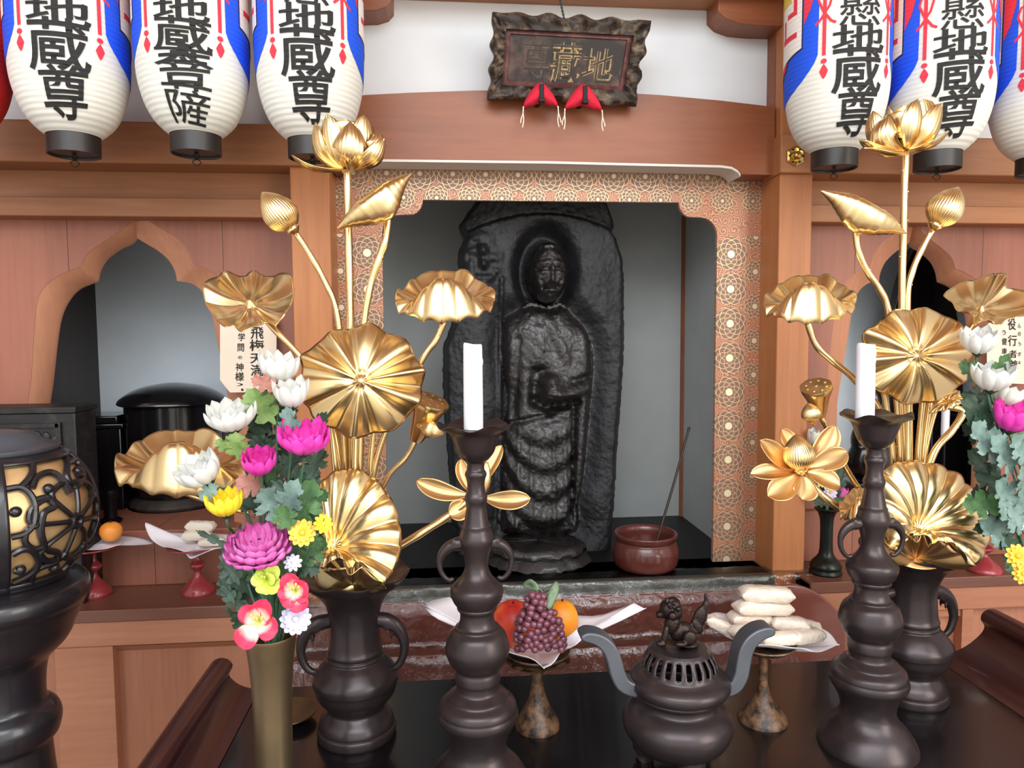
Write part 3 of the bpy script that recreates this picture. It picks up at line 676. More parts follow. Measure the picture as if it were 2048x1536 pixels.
# ================================================================== black altar table with rolled ends
YTB, YTF = 1.27, .70
def sideprof(pts, base):
    k = S(base[0], base[1], YTB)
    return [(X_(px, base[1], YTB), ZT+(base[1]-py)*k) for px, py in pts]
lp_ = [(v.x, v.y) for v in bez([Vector((a, b, 0)) for a, b in ((520, 1400), (498, 1397), (478, 1388), (464, 1375), (461, 1366), (466, 1357), (468, 1347), (460, 1337), (446, 1333), (430, 1338), (421, 1352), (416, 1385), (414, 1425))], 4)]
rp_ = [(v.x, v.y) for v in bez([Vector((a, b, 0)) for a, b in ((1860, 1346), (1900, 1342), (1930, 1330), (1956, 1309), (1965, 1292), (1957, 1277), (1961, 1263), (1976, 1257), (1994, 1262), (2005, 1280), (2010, 1320), (2012, 1375))], 4)]
L_ = sideprof(lp_, (460, 1400)); R_ = sideprof(rp_, (1960, 1346))
tb = thing('altar_table', ((L_[0][0]+R_[0][0])/2, 1.0, 0), 'black lacquered altar table with upturned rolled ends carrying the bronze vessels', 'table')
g = G(); g.box(L_[0][0]+.001, R_[0][0]-.001, YTF, YTB, ZT-.028, ZT); obj('table_top', g, M['table_lacquer'], tb, bevel=.001)
for pr_, s_ in ((L_, 1), (R_, -1)):
    zb = ZT-.028; g = G(); g.prism(pr_+[(pr_[-1][0], zb), (pr_[0][0], zb)], YTF, YTB); obj('rolled_end', g, M['lip_lacquer'], tb, ang=35, bevel=.0015)
g = G(); g.box(L_[0][0]+.03, R_[0][0]-.03, YTF+.05, YTF+.07, ZT-.12, ZT-.028); g.box(L_[0][0]+.03, R_[0][0]-.03, YTB-.07, YTB-.05, ZT-.12, ZT-.028); obj('apron', g, M['lip_lacquer'], tb)
for x in (L_[0][0]+.05, R_[0][0]-.05):
    for y in (YTF+.06, YTB-.06):
        g = G(); g.lathe((x, y, 0), [(.032, 0), (.032, .02), (.022, .06), (.024, .5), (.030, ZT-.1), (.030, ZT-.028)], 20); obj('leg', g, M['lip_lacquer'], tb)

# ------------------------------------------------------------------ helpers for turned things
def prof(ax, rows, Y, z0=None):       # rows: (py, half width px) -> (r, z world)
    c = math.cos(math.atan((ax-1024)/FPX)); return [(hw*S(ax, py, Y)*c, Z_(ax, py, Y)) for py, hw in rows]
def turn(g, ax, rows, Y, n=56, axpy=1100, wav=None, zlast=None, dens_=4):
    pf = prof(ax, rows, Y)
    if zlast is not None: pf.append((pf[-1][0], zlast))
    if dens_: q = bez([Vector((r, 0, z)) for r, z in pf], dens_); pf = [(max(v.x, .0004), v.z) for v in q]
    g.lathe((X_(ax, axpy, Y), Y, 0), pf, n, wav=wav); return pf
def rel(ax, py, Y): return P(ax, py, Y)

# ------------------------------------------------------------------ candlesticks
cax = 953; YC = PZ(953, 1568, ZT).y; YC2 = YC*1.04; CX = X_(cax, 1300, YC)
cs = thing('candlestick', (CX, YC, ZT), 'x', 'candlestick', 'pair of dark bronze candlesticks')
stick = [(918, 26), (922, 21), (925, 18), (938, 17.5), (943, 20.5), (949, 22), (955, 20), (968, 17.5), (984, 19), (992, 22.5), (1000, 22.5), (1009, 20), (1017, 20), (1035, 23), (1050, 26.5), (1052, 29), (1058, 29), (1066, 32), (1080, 35), (1105, 27), (1130, 23), (1150, 30), (1164, 43), (1174, 52), (1186, 53), (1202, 47), (1210, 40), (1213, 40.5), (1218, 39), (1223, 34.5), (1238, 34.5), (1249, 39), (1252, 44), (1255, 44), (1265, 56), (1284, 63), (1300, 64.5), (1321, 56), (1333, 45), (1338, 43), (1345, 45), (1358, 45.5), (1363, 43), (1376, 43), (1382, 50), (1388, 60), (1392, 60), (1402, 74), (1412, 78), (1416, 78), (1422, 80.5), (1432, 80), (1447, 71), (1468, 60), (1492, 56), (1512, 66), (1530, 84), (1550, 97), (1562, 102), (1572, 103)]
g = G(); turn(g, cax, stick, YC, 56, zlast=ZT, dens_=3); obj('stick', g, M['bronze'], cs)
def wavy(k, a, r, z):
    q = max(0, (r-.034)/.02); return r*(1+.03*q*math.cos(6*a)), z+.0045*q*math.cos(6*a+1)
g = G(); turn(g, cax, [(919, 26), (906, 36), (892, 41.5), (876, 47), (866, 52), (859, 61), (853, 71), (850, 75), (849, 74), (853, 66), (858, 52), (859, 30), (859, 2)], YC, 72, wav=wavy, dens_=3)
obj('drip_pan', g, M['bronze'], cs)
def hook(g, pts, rad, Y, sx=1, axx=None, dz=0, flat=1.):
    q = bez([P(a, b, Y) for a, b in pts], 6)
    if sx < 0: q = [Vector((2*axx-v.x, v.y, v.z)) for v in q]
    m = len(q); r = np.interp(np.linspace(0, 1, m), np.linspace(0, 1, len(rad)), rad); g.tube(q, list(r), 10, flat=flat); return q
for sx in (1, -1):
    g = G(); kk = S(cax, 1100, YC)
    hook(g, [(929, 1085), (914, 1088), (897, 1094), (884, 1108), (879, 1125), (882, 1143), (891, 1156), (901, 1161), (907, 1156)], [13*kk, 14*kk, 11*kk, 8.5*kk, 6*kk, 5.5*kk, 5*kk, 4.5*kk, 4*kk], YC, sx, CX)
    a = P(905, 1092, YC); a.x = a.x if sx > 0 else 2*CX-a.x
    g.ell(a, (9*kk, 9*kk, 9*kk), 10, 8); g.ell(a+Vector((sx*3*kk, -8*kk, 8*kk)), (7*kk, 5*kk, 9*kk), 8, 6)
    for j in (0, 1): g.ell(a+Vector((-sx*10*kk, -6*kk, -(2+7*j)*kk)), (7*kk, 3*kk, 2*kk), 8, 6)
    obj('elephant_handle', g, M['bronze'], cs, remesh=.0016)
cs['label'] = 'dark bronze candlestick with elephant trunk handles in front of the stone statue'
p2 = P(1737, 1300, YC2); cs2 = dup(cs, (p2.x, YC2, ZT)); cs2['label'] = 'dark bronze candlestick in front of the gilded lotus vase near the right pillar'
zdish = Z_(cax, 859, YC)
def candle(ax, ytop, ybot, hw, Y, x0, z0, label, lean=0):
    k = S(ax, 780, Y)*math.cos(math.atan((ax-1024)/FPX)); h = Z_(ax, ytop, Y)-z0; o = thing('candle', (x0, Y, z0), label, 'candle', 'white altar candles')
    g = G(); n = 36; rows = []
    for i, (t, rr) in enumerate(((0, 1.), (.02, 1.0), (.3, 1.), (.7, .985), (.95, .965), (.985, .95), (1., .90), (.995, .6), (.985, .2))):
        rows.append([Vector((x0+lean*h*t+math.cos(a)*hw*k*rr, Y+math.sin(a)*hw*k*rr, z0+h*t+(.003*math.cos(a*1.+2)+.0015*math.cos(2*a) if t > .97 else 0))) for a in [j/n*2*PI for j in range(n)]])
    b = len(g.v); g.grid(rows, cv=True); g.f += [tuple(range(n))[::-1], tuple(8*n+j for j in range(n))]; g.mi += [0, 0]
    for t, a in ((.90, 2.4+PI), (.8, -.3), (.93, -2.0)):
        c = Vector((x0+lean*h*t+math.cos(a)*hw*k*.95, Y+math.sin(a)*hw*k*.95, z0+h*t)); g.ell(c, (.0016, .0016, .006), 8, 6)
    wax = obj('wax_body', g, M['wax'], o)
    g = G(); tp = Vector((x0+lean*h, Y, z0+h-.003)); g.tube(bez([tp, tp+Vector((.0005, 0, .004)), tp+Vector((.002, 0, .007))], 4), .0009, 6); obj('wick', g, M['wick'], wax)
candle(947, 690, 857, 19.5, YC, X_(947, 850, YC), zdish+.0006, 'white candle on the bronze candlestick in front of the stone statue')
z2 = zdish; candle(1727, 690, 845, 20, YC2, X_(1729, 850, YC2), z2+.0006, 'white candle with a chipped top in front of the broad gilded leaf at right', -.01)

# ------------------------------------------------------------------ bronze vases with elephant handles
vax = 706; pv = PZ(vax, 1466, ZT); YV = pv.y; VX = X_(vax, 1300, YV)
vs = thing('bronze_vase', (VX, YV, ZT), 'dark bronze vase with elephant handles holding the gilded lotus beside the tall brass tube', 'vase', 'pair of bronze lotus vases')
vrows = [(1172, 44), (1160, 66), (1150, 92), (1146, 106), (1143, 112), (1147, 112), (1156, 106), (1165, 96), (1176, 80), (1195, 63), (1215, 54), (1240, 50), (1265, 50.5), (1290, 53), (1297, 56), (1302, 56), (1306, 54), (1309, 57), (1314, 57), (1317, 60), (1326, 70), (1346, 85), (1360, 86), (1364, 84), (1384, 78), (1400, 64), (1410, 58), (1416, 60), (1429, 71), (1442, 76), (1446, 75), (1450, 79), (1462, 79), (1468, 76)]
g = G(); turn(g, vax, vrows, YV, 64, zlast=ZT, dens_=3, wav=lambda k, a, r, z: (r*(1+.02*max(0, (r-.06)/.03)*math.cos(8*a)), z+.003*max(0, (r-.06)/.03)*math.cos(8*a+1)))
obj('vase_body', g, M['bronze'], vs)
for sx in (1, -1):
    g = G(); kk = S(vax, 1280, YV)
    hook(g, [(738, 1236), (755, 1238), (772, 1241), (790, 1250), (804, 1270), (809, 1295), (803, 1320), (790, 1335), (775, 1336), (768, 1328), (772, 1322)], [14*kk, 15*kk, 16*kk, 15*kk, 12*kk, 9*kk, 8*kk, 7*kk, 6*kk, 5*kk, 3*kk], YV, sx, VX)
    a = P(782, 1248, YV); a.x = a.x if sx > 0 else 2*VX-a.x
    g.ell(a, (13*kk, 12*kk, 12*kk), 10, 8); g.ell(a+Vector((-sx*6*kk, -11*kk, 4*kk)), (12*kk, 4*kk, 13*kk), 10, 6)
    g.ell(a+Vector((-sx*6*kk, 11*kk, 4*kk)), (12*kk, 4*kk, 13*kk), 10, 6)
    g.ell(a+Vector((sx*1*kk, -8*kk, -18*kk)), (3*kk, 3*kk, 11*kk), 8, 6); g.ell(a+Vector((sx*1*kk, 8*kk, -18*kk)), (3*kk, 3*kk, 11*kk), 8, 6)
    obj('elephant_handle', g, M['bronze'], vs, remesh=.002)
pr2 = PZ(1814, 1390, ZT); vs2 = dup(vs, (pr2.x, pr2.y, ZT)); vs2['label'] = 'dark bronze vase with elephant handles behind the candlestick, near the rolled table end at right'

# ------------------------------------------------------------------ incense burner
bax = 1358; pb_ = PZ(1358, 1530, ZT); YB_ = pb_.y; BX = X_(bax, 1400, YB_)
ib = thing('incense_burner', (BX, YB_, ZT), 'three legged bronze incense burner with curved ears and a lion on its pierced lid', 'incense burner')
g = G(); turn(g, bax, [(1503, 4), (1501, 40), (1493, 68), (1478, 92), (1458, 107), (1440, 112), (1424, 108), (1411, 96), (1403, 83), (1397, 79), (1388, 80), (1381, 92), (1377, 95), (1375, 93), (1377, 84), (1384, 74), (1430, 70), (1480, 50), (1484, 4)], YB_, 64, dens_=3); obj('bowl', g, M['bronze'], ib)
g = G(); pf = prof(bax, [(1375, 86), (1373, 96), (1366, 101), (1358, 101), (1352, 97), (1346, 88), (1340, 79), (1336, 76), (1329, 74.5), (1318, 72), (1308, 66), (1303, 62), (1299, 59), (1295, 55), (1294, 40), (1294, 3)], YB_)
n = 88; rows = [[Vector((BX+math.cos(j/n*2*PI+.02)*r, YB_+math.sin(j/n*2*PI+.02)*r, z)) for j in range(n)] for r, z in pf]
vsx = [p for r in rows for p in r]; fs = []
for i in range(len(rows)-1):
    for j in range(n):
        if 8 <= i <= 10 and j % 4 in (0, 1): continue
        fs.append((i*n+j, i*n+(j+1) % n, (i+1)*n+(j+1) % n, (i+1)*n+j))
g.add(vsx, fs); lid_ = obj('pierced_lid', g, M['bronze'], ib, thick=.0022)
kk = S(bax, 1330, YB_)
for pts in ([(1288, 1374), (1262, 1371), (1242, 1360), (1231, 1338), (1224, 1312), (1214, 1290), (1198, 1275), (1178, 1268), (1158, 1268)], [(1440, 1374), (1462, 1366), (1474, 1346), (1479, 1322), (1484, 1298), (1494, 1278), (1510, 1264), (1528, 1257), (1542, 1258)]):
    cen = bez([Vector((X_(a, b, YB_), 0, Z_(a, b, YB_))) for a, b in pts], 5); m = len(cen); l, r = [], []
    for i in range(m):
        t = (cen[min(i+1, m-1)]-cen[max(i-1, 0)]).normalized(); nn = Vector((-t.z, 0, t.x)); q = i/(m-1); wd = kk*(16-5*q+5*math.sin(q*PI))*(1 if q < .9 else max(.45, math.sqrt(max(0, 1-((q-.9)/.1)**2))))*.8
        l.append(cen[i]+nn*wd); r.append(cen[i]-nn*wd)
    g = G(); g.prism([(p.x, p.z) for p in l+r[::-1]], YB_-.016, YB_+.016); obj('ear', g, M['bronze_light'], ib, bevel=.0025, ang=50)
for k in range(3):
    a = -PI/2+.06+k*2*PI/3; r0 = 62*kk; g = G()
    zt_ = Z_(bax, 1494, YB_); rr = lambda d: (BX+math.cos(a)*d, YB_+math.sin(a)*d)
    x, y = rr(r0); g.tube([(x, y, zt_+.012), (x, y, zt_), (x+math.cos(a)*.006, y+math.sin(a)*.006, (zt_+ZT)/2), (x+math.cos(a)*.003, y+math.sin(a)*.003, ZT+.008), (x+math.cos(a)*.005, y+math.sin(a)*.005, ZT)], [.021, .021, .016, .012, .013], 14); obj('leg', g, M['bronze'], ib)
# lion
zl_ = pf[-1][1]
def LP_(px, py, dy=0): return P(px, py, YB_+dy)
g = G()
def bl(px, py, rx, ry, rz, dy=0, rot=0): g.ell(LP_(px, py, dy), (rx*kk, ry*kk, rz*kk), 14, 10, Matrix.Rotation(math.radians(rot), 3, 'Y'))
bl(1362, 1262, 24, 17, 20, 0, -30); bl(1344, 1246, 17, 16, 24, 0, 15); bl(1376, 1272, 19, 20, 19); bl(1376, 1286, 22, 22, 8)
bl(1337, 1218, 19, 18, 20); bl(1326, 1226, 10, 11, 10); bl(1318, 1229, 7, 9, 7); bl(1347, 1206, 14, 17, 12); bl(1352, 1222, 14, 18, 16)
for dy in (-.016, .016):
    bl(1330, 1270, 7, 7, 20, dy, 12); bl(1322, 1287, 11, 8, 6, dy); bl(1362, 1288, 13, 8, 6, dy*1.3); bl(1380, 1276, 14, 8, 15, dy*1.2)
    bl(1334, 1202, 5, 5, 7, dy*.8); bl(1345, 1232, 8, 6, 8, dy)
random.seed(3)
for k in range(22):
    a = random.uniform(0, 2*PI); q = random.uniform(.2, 1); bl(1346+13*q*math.cos(a), 1217+18*q*math.sin(a), 5, 5, 5, random.uniform(-.019, .0))
bl(1394, 1252, 12, 9, 18, 0, -25); bl(1402, 1232, 13, 9, 22, 0, 12); bl(1410, 1215, 8, 7, 18, 0, 14); bl(1412, 1198, 4, 4, 13, 0, -6); bl(1396, 1228, 8, 6, 18, 0, 30)
obj('lion_finial', g, plain('dark cast bronze', lin(50, 38, 34), .38, .7, var=.3, nscale=30, bump=.35, bscale=160), lid_, remesh=.0013)

# ------------------------------------------------------------------ footed dishes
M['mottled'] = worn('mottled old bronze foot', lin(38, 26, 20), lin(132, 96, 66), 55, .40, .66, .45)
def footed(ax, rows, py0, label):
    p = PZ(ax, py0, ZT); o = thing('footed_dish', (p.x, p.y, ZT), label, 'dish', 'footed offering dishes on the black table'); Y = p.y
    foot = [r for r in rows if r[0] > 1305]; plate = [r for r in rows if r[0] <= 1322]
    g = G(); turn(g, ax, foot, Y, 48, zlast=ZT, axpy=py0); obj('foot', g, M['mottled'], o)
    g = G(); z = Z_(ax, plate[0][0], Y); k = S(ax, 1300, Y); R = plate[0][1]*k
    g.lathe((p.x, Y, z), [(.008, -.004), (R*.4, -.003), (R*.8, .004), (R, .012), (R*.98, .014), (R*.75, .007), (R*.3, .001), (.001, .001)], 48); obj('plate', g, M['mottled'], o)
    return o, p, z, k
d1, dp1, dz1, dk1 = footed(1075, [(1316, 66), (1318, 14), (1322, 12.5), (1345, 12), (1368, 13), (1390, 17), (1410, 25), (1428, 35), (1443, 43), (1452, 45), (1458, 45.5)], 1452, 'mottled bronze footed dish carrying the fruit, behind the candlestick')
d2, dp2, dz2, dk2 = footed(1525, [(1300, 62), (1307, 16), (1313, 11), (1340, 9), (1362, 9.5), (1380, 13), (1398, 21), (1416, 37), (1430, 49), (1438, 52), (1442, 52)], 1438, 'mottled bronze footed dish carrying wrapped cakes, beside the incense burner')

# generic sheet from a rim of pixel points: used by papers and gilded leaves
def sheet(g, cen, rim, Y0, nv=0, dome=0., rip=0., M_=96, K=14, sharp=True, crs=1., up=None, power=1., knob=0., jit=0., hp=1., vp=1.):
    C = P(cen[0], cen[1], Y0+cen[2]); R = bezc([P(a, b, Y0+d) for a, b, d in [q[:3] for q in rim]], M_); CR = bezc([Vector((q[3] if len(q) > 3 else 0, 0, 0)) for q in rim], M_); kpx = S(cen[0], cen[1], Y0)
    nm = Vector((0, 0, 0))
    for j in range(M_): nm += (R[j]-C).cross(R[(j+1) % M_]-C)
    nm.normalize()
    if nm.y > 0: nm = -nm
    rows = []
    for i in range(1, K+1):
        q = i/K; row = []
        for j in range(M_):
            dd = R[j]-C; p = C+Vector((dd.x*q**hp, dd.y*q**hp, dd.z*q**vp))
            p = p+Vector((0, 0, CR[j].x*kpx*4*q*(1-q)))
            a = j/M_*nv*PI; w_ = abs(math.sin(a))*2-1.27 if sharp else math.cos(2*a)
            loc = nm
            p = p+loc*(dome*(q**power)*(1-q)*4)+loc*(rip*(q**1.25)*w_)
            if knob: p = p+loc*(knob*math.exp(-(q/.085)**2)-knob*.8*math.exp(-((q-.13)/.05)**2))
            row.append(p)
        rows.append(row)
    b = len(g.v); g.grid(rows, cv=True); c0 = len(g.v); g.v.append(C+nm*knob)
    for j in range(M_): g.f.append((c0, b+j, b+(j+1) % M_)); g.mi.append(g.cur)
    return C, nm
def paper(rim, cen, Y0, label, name='offering_paper', grp=None, power=.8, dome=-.006):
    g = G(); C, n = sheet(g, cen, rim, Y0, 0, dome, 0, 72, 10, power=power); o = obj(name, g, M['paper'], origin=C, thick=.0006, ang=180); tag(o, label, 'paper', grp); return C
Y1 = dp1.y
paper([(845, 1208, .040), (845, 1208, .040), (872, 1199, .06), (900, 1194, .07), (900, 1194, .07), (940, 1212, .08), (1010, 1225, .09), (1110, 1228, .09), (1190, 1232, .06), (1240, 1216, .05), (1268, 1206, .04), (1268, 1206, .04), (1288, 1217, .025), (1288, 1217, .025), (1228, 1247, -.0), (1180, 1264, -.025), (1164, 1252, -.045), (1164, 1252, -.045), (1168, 1272, -.05), (1148, 1292, -.055), (1128, 1296, -.06), (1107, 1326, -.066), (1088, 1336, -.068), (1088, 1336, -.068), (1062, 1316, -.066), (1020, 1305, -.06), (985, 1290, -.05), (950, 1268, -.03), (912, 1252, 0.0), (868, 1234, .03)], (1075, 1304, 0), Y1, 'white paper with upturned corners under the fruit on the footed dish')
Y2 = dp2.y
paper([(1404, 1240, .02), (1404, 1240, .02), (1430, 1225, .05), (1480, 1232, .07), (1560, 1234, .07), (1620, 1248, .05), (1656, 1264, .03), (1676, 1289, 0), (1676, 1289, 0), (1640, 1304, -.03), (1610, 1297, -.04), (1585, 1295, -.05), (1545, 1290, -.055), (1508, 1288, -.05), (1470, 1280, -.035), (1440, 1266, -.01)], (1525, 1290, 0), Y2, 'white paper under the wrapped cakes on the footed dish', dome=-.003)

# fruit
def fruit(px, py, rx, rz, Y, mat, name, label, cat, stemcol=None, dent=.15):
    c = P(px, py, Y); k = S(px, py, Y); o = thing(name, (c.x, c.y, c.z-rz*k), label, cat, 'fruit on the footed dish')
    g = G(); n = 40; rows = []
    for i in range(1, 24):
        t = PI*i/24; r = math.sin(t)*(1+.05*math.cos(t)); z = math.cos(t)-dent*math.exp(-(t/.32)**2)+dent*.6*math.exp(-((PI-t)/.3)**2)
        rows.append([c+Vector((math.cos(a)*r*rx*k, math.sin(a)*r*rx*k, z*rz*k)) for a in [j/n*2*PI for j in range(n)]])
    g.grid(rows, cv=True); b = 22*n; g.f += [tuple(range(n)), tuple(b+j for j in range(n))[::-1]]; g.mi += [0, 0]
    fl_ = obj('flesh', g, mat, o, ang=180)
    g = G(); t = c+Vector((0, 0, (1-dent)*rz*k)); g.tube([t-Vector((0, 0, .002)), t+Vector((.001, 0, .004))], .0014, 8); obj('stem', g, M['dark_wood'], fl_)
    return o
def fruitmat(name, c1, c2, c3, rough=.4):
    t = NT(name); v = t.coord(); f = t.noise(v, 22, 2); t.col(t.ramp(f, [(.30, c1), (.5, c2), (.68, c3)])); t.set(Roughness=rough); t.bump(t.noise(t.coord(), 600, 2), .08, .0008); return t.m
fruit(1026, 1246, 43, 46, Y1+.002, fruitmat('red and orange peach skin', lin(196, 40, 36), lin(228, 84, 44), lin(244, 150, 70)), 'peach', 'red and orange peach on the footed dish left of the grapes', 'peach')
fruit(1124, 1243, 33, 44, Y1+.02, fruitmat('orange skin', lin(238, 136, 30), lin(246, 156, 40), lin(250, 176, 66)), 'orange', 'bright orange fruit on the footed dish behind the grapes', 'orange', dent=.06)
# grapes
M['grape'] = plain('dusky purple grape skin', lin(112, 62, 74), .3, var=.3, nscale=60, coat=.2)
M['leaf_grey'] = plain('grey green leaf', lin(112, 132, 104), .6, var=.2)
gy = Y1-.056; gp = thing('grape_bunch', P(1080, 1300, gy), 'bunch of dusky purple grapes with curling tendrils in front of the orange', 'grapes', 'fruit on the footed dish')
g0 = G(); kk = S(1080, 1260, gy); g0.ell((0, 0, 0), (7.6*kk, 7.6*kk, 8.2*kk), 14, 10); random.seed(11)
pts = []; tries = 0
while len(pts) < 96 and tries < 30000:
    tries += 1
    y = random.uniform(1190, 1300); t = (y-1192)/112; half = 15+34*math.sin(min(1, t*1.15)*PI*.55); xc = 1072+10*t
    x = xc+random.uniform(-half, half); rr = math.sqrt(max(0, 1-((x-xc)/(half+6))**2)); d = -random.choice((1., .95, .6))*rr*.030+.004
    p = P(x, y, gy+d)
    if all((p-q).length > 9.6*kk for q in pts): pts.append(p)
gm = None
for p in pts:
    if gm is None: g0.v = [v+p for v in g0.v]; o = obj('grape', g0, M['grape'], gp, origin=p, ang=180); gm = o
    else: o = gm.copy(); COL.objects.link(o); o.parent = gp
    o.location = p-Vector(gp.location); o.rotation_euler = (random.random()*3, random.random()*3, 0)
g = G(); g.tube(bez([P(1080, 1280, gy), P(1076, 1230, gy+.004), P(1078, 1190, gy), P(1086, 1183, gy)], 6), .0016, 8)
for q in ([(1078, 1195), (1066, 1186), (1070, 1176), (1082, 1180), (1088, 1190), (1098, 1184), (1106, 1178)], [(1082, 1190), (1094, 1178), (1112, 1184), (1104, 1200)]): g.tube(bez([P(a, b, gy-.004*i) for i, (a, b) in enumerate(q)], 5), .0007, 6)
obj('tendril', g, M['leaf_grey'], gp)
for q, c in (([(1045, 1170, .01), (1060, 1158, .0), (1076, 1170, -.01), (1074, 1182, -.012), (1058, 1178, 0)], (1062, 1171, .004)), ([(1092, 1205, -.02), (1098, 1180, -.01), (1112, 1162, 0), (1118, 1180, -.008), (1104, 1215, -.024), (1094, 1216, -.026)], (1105, 1188, -.014))):
    g = G(); sheet(g, c, q, gy, 0, .003, 0, 30, 5); obj('leaf', g, M['leaf_grey'], gp, thick=.0006)

# wrapped cakes
M['cake'] = plain('pale cake in clear wrapping', lin(220, 202, 184), .3, var=.14, nscale=40, coat=.5, bump=.8, bscale=90)
def cake_mesh(L, W, H, seed):
    r = random.Random(seed); g = G(); rows = []; n = 16; m = 13
    for i in range(m):
        t = i/(m-1)*2-1; e = 1 if abs(t) < .8 else max(.25, 1-((abs(t)-.8)/.2)*.75)
        rows.append([Vector((t*L/2, (abs(math.cos(a))**.6*math.copysign(1, math.cos(a)))*W/2*(1+.0*e)*(1+.06*r.uniform(-1, 1)), (abs(math.sin(a))**.6*math.copysign(1, math.sin(a)))*H/2*e*(1+.10*r.uniform(-1, 1)))) for a in [j/n*2*PI for j in range(n)]])
    g.grid(rows, cv=True); g.f += [tuple(range(n)), tuple((m-1)*n+j for j in range(n))[::-1]]; g.mi += [0, 0]; return g
def cake(px, py, wpx, hpx, dY, rz, tilt, label, mat=None, grp='wrapped cakes on the footed dish', Y=None, cat='cake'):
    Yc = (Y2 if Y is None else Y)+dY; c = P(px, py, Yc); k = S(px, py, Yc); g = cake_mesh(wpx*k, hpx*k*1.15, hpx*k, int(px*7+py))
    m_ = Matrix.Rotation(rz, 3, 'Z') @ Matrix.Rotation(math.radians(tilt), 3, 'Y'); g.v = [c+m_ @ v for v in g.v]
    o = obj('wrapped_cake', g, mat or M['cake'], origin=c, ang=60); tag(o, label, cat, grp)
for a in ((1450, 1256, 84, 24, -.012, -.2, 28, 'wrapped cake sloping at the left rim of the paper'), (1494, 1262, 86, 27, -.028, .5, 8, 'wrapped cake at the front of the heap just left of the burner ear'),
          (1560, 1277, 72, 25, -.034, -.1, -4, 'wrapped cake lying lowest at the front of the heap'), (1612, 1272, 84, 27, -.020, .35, 4, 'wrapped cake lying at the right end of the heap'),
          (1500, 1236, 92, 28, .012, .15, 6, 'wrapped cake in the middle of the heap below the two long ones'), (1578, 1247, 72, 28, .0, -.15, 4, 'wrapped cake resting on the lower right cakes'),
          (1526, 1215, 122, 30, .004, .12, 5, 'long wrapped cake second from the top of the heap'), (1532, 1188, 106, 31, .002, -.06, 3, 'long wrapped cake on the very top of the heap'), (1620, 1250, 50, 20, .03, .5, 20, 'wrapped cake at the back right of the heap')): cake(*a)
# small brass saucer behind the vase
ps = PZ(578, 1440, ZT); g = G(); k = S(578, 1440, ps.y)
g.lathe((ps.x, ps.y, ZT), [(22*k, 0), (26*k, .003), (46*k, .010), (54*k, .014), (54*k, .016), (44*k, .012), (20*k, .005), (.001, .004)], 48)
tag(obj('saucer', g, M['brass'], origin=(ps.x, ps.y, ZT)), 'shallow brass saucer on the table between the brass tube and the bronze vase', 'saucer')
# ================================================================== gilded lotus arrangements
def petal(g, base, mid, tip, width, face, cup=.25, n=12, m=9, pk=.55, grooves=0, ga=0., tipw=.0, te=.55):
    # a cupped petal: spine base-mid-tip, widest at pk, hollow side turned to `face`
    B, Md, T = Vector(base), Vector(mid), Vector(tip); rows = []
    for i in range(n+1):
        t = i/n; c = B*(1-t)**2+Md*2*t*(1-t)+T*t*t; tg = ((Md-B)*(1-t)+(T-Md)*t).normalized()
        fc = Vector(face); fc = (fc-tg*fc.dot(tg)).normalized(); sd = tg.cross(fc)
        if t < pk: wv = math.sin(t/pk*PI/2)**.8
        else: wv = max(0, math.cos((t-pk)/(1-pk)*PI/2))**te
        wv = max(wv, .16 if t < .1 else 0, tipw*(t > .9)); hw = width/2*wv
        row = []
        for k in range(m):
            s_ = k/(m-1)*2-1; gr = ga*math.cos(s_*grooves*PI) if grooves else 0
            row.append(c+sd*(s_*hw*math.cos(.5*cup*abs(s_)))+fc*(cup*hw*(s_*s_)*1.2+gr*wv))
        rows.append(row)
    g.grid(rows)
def lotus_leaf(parent, cen, rim, Y0, nv=14, dome=.01, rip=.004, knob=.004, mat='gold', K=18, M_=168, power=1., name='leaf', hp=1., vp=1., sharp=True):
    g = G(); sheet(g, cen, rim, Y0, nv, dome, rip, M_, K, knob=knob, power=power, hp=hp, vp=vp, sharp=sharp); return obj(name, g, M[mat], parent, thick=.0011, ang=180)
def stem(parent, pts, Y0, r=6.5, mat='gold'):
    q = [P(p[0], p[1], Y0+(p[2] if len(p) > 2 else 0)) for p in pts]; k = S(pts[0][0], pts[0][1], Y0)
    c = bez(q, 8); g = G(); m = len(c); g.tube(c, [r*k*(1+.06*math.sin(i*.8)) for i in range(m)], 12)
    random.seed(int(pts[0][0]))
    for i in range(3, m-2, 3):
        a = random.uniform(0, 2*PI); g.ell(c[i]+Vector((math.cos(a), math.sin(a), 0))*r*k*.97, (.0011, .0011, .0011), 6, 4)
    return obj('stem', g, M[mat], parent)
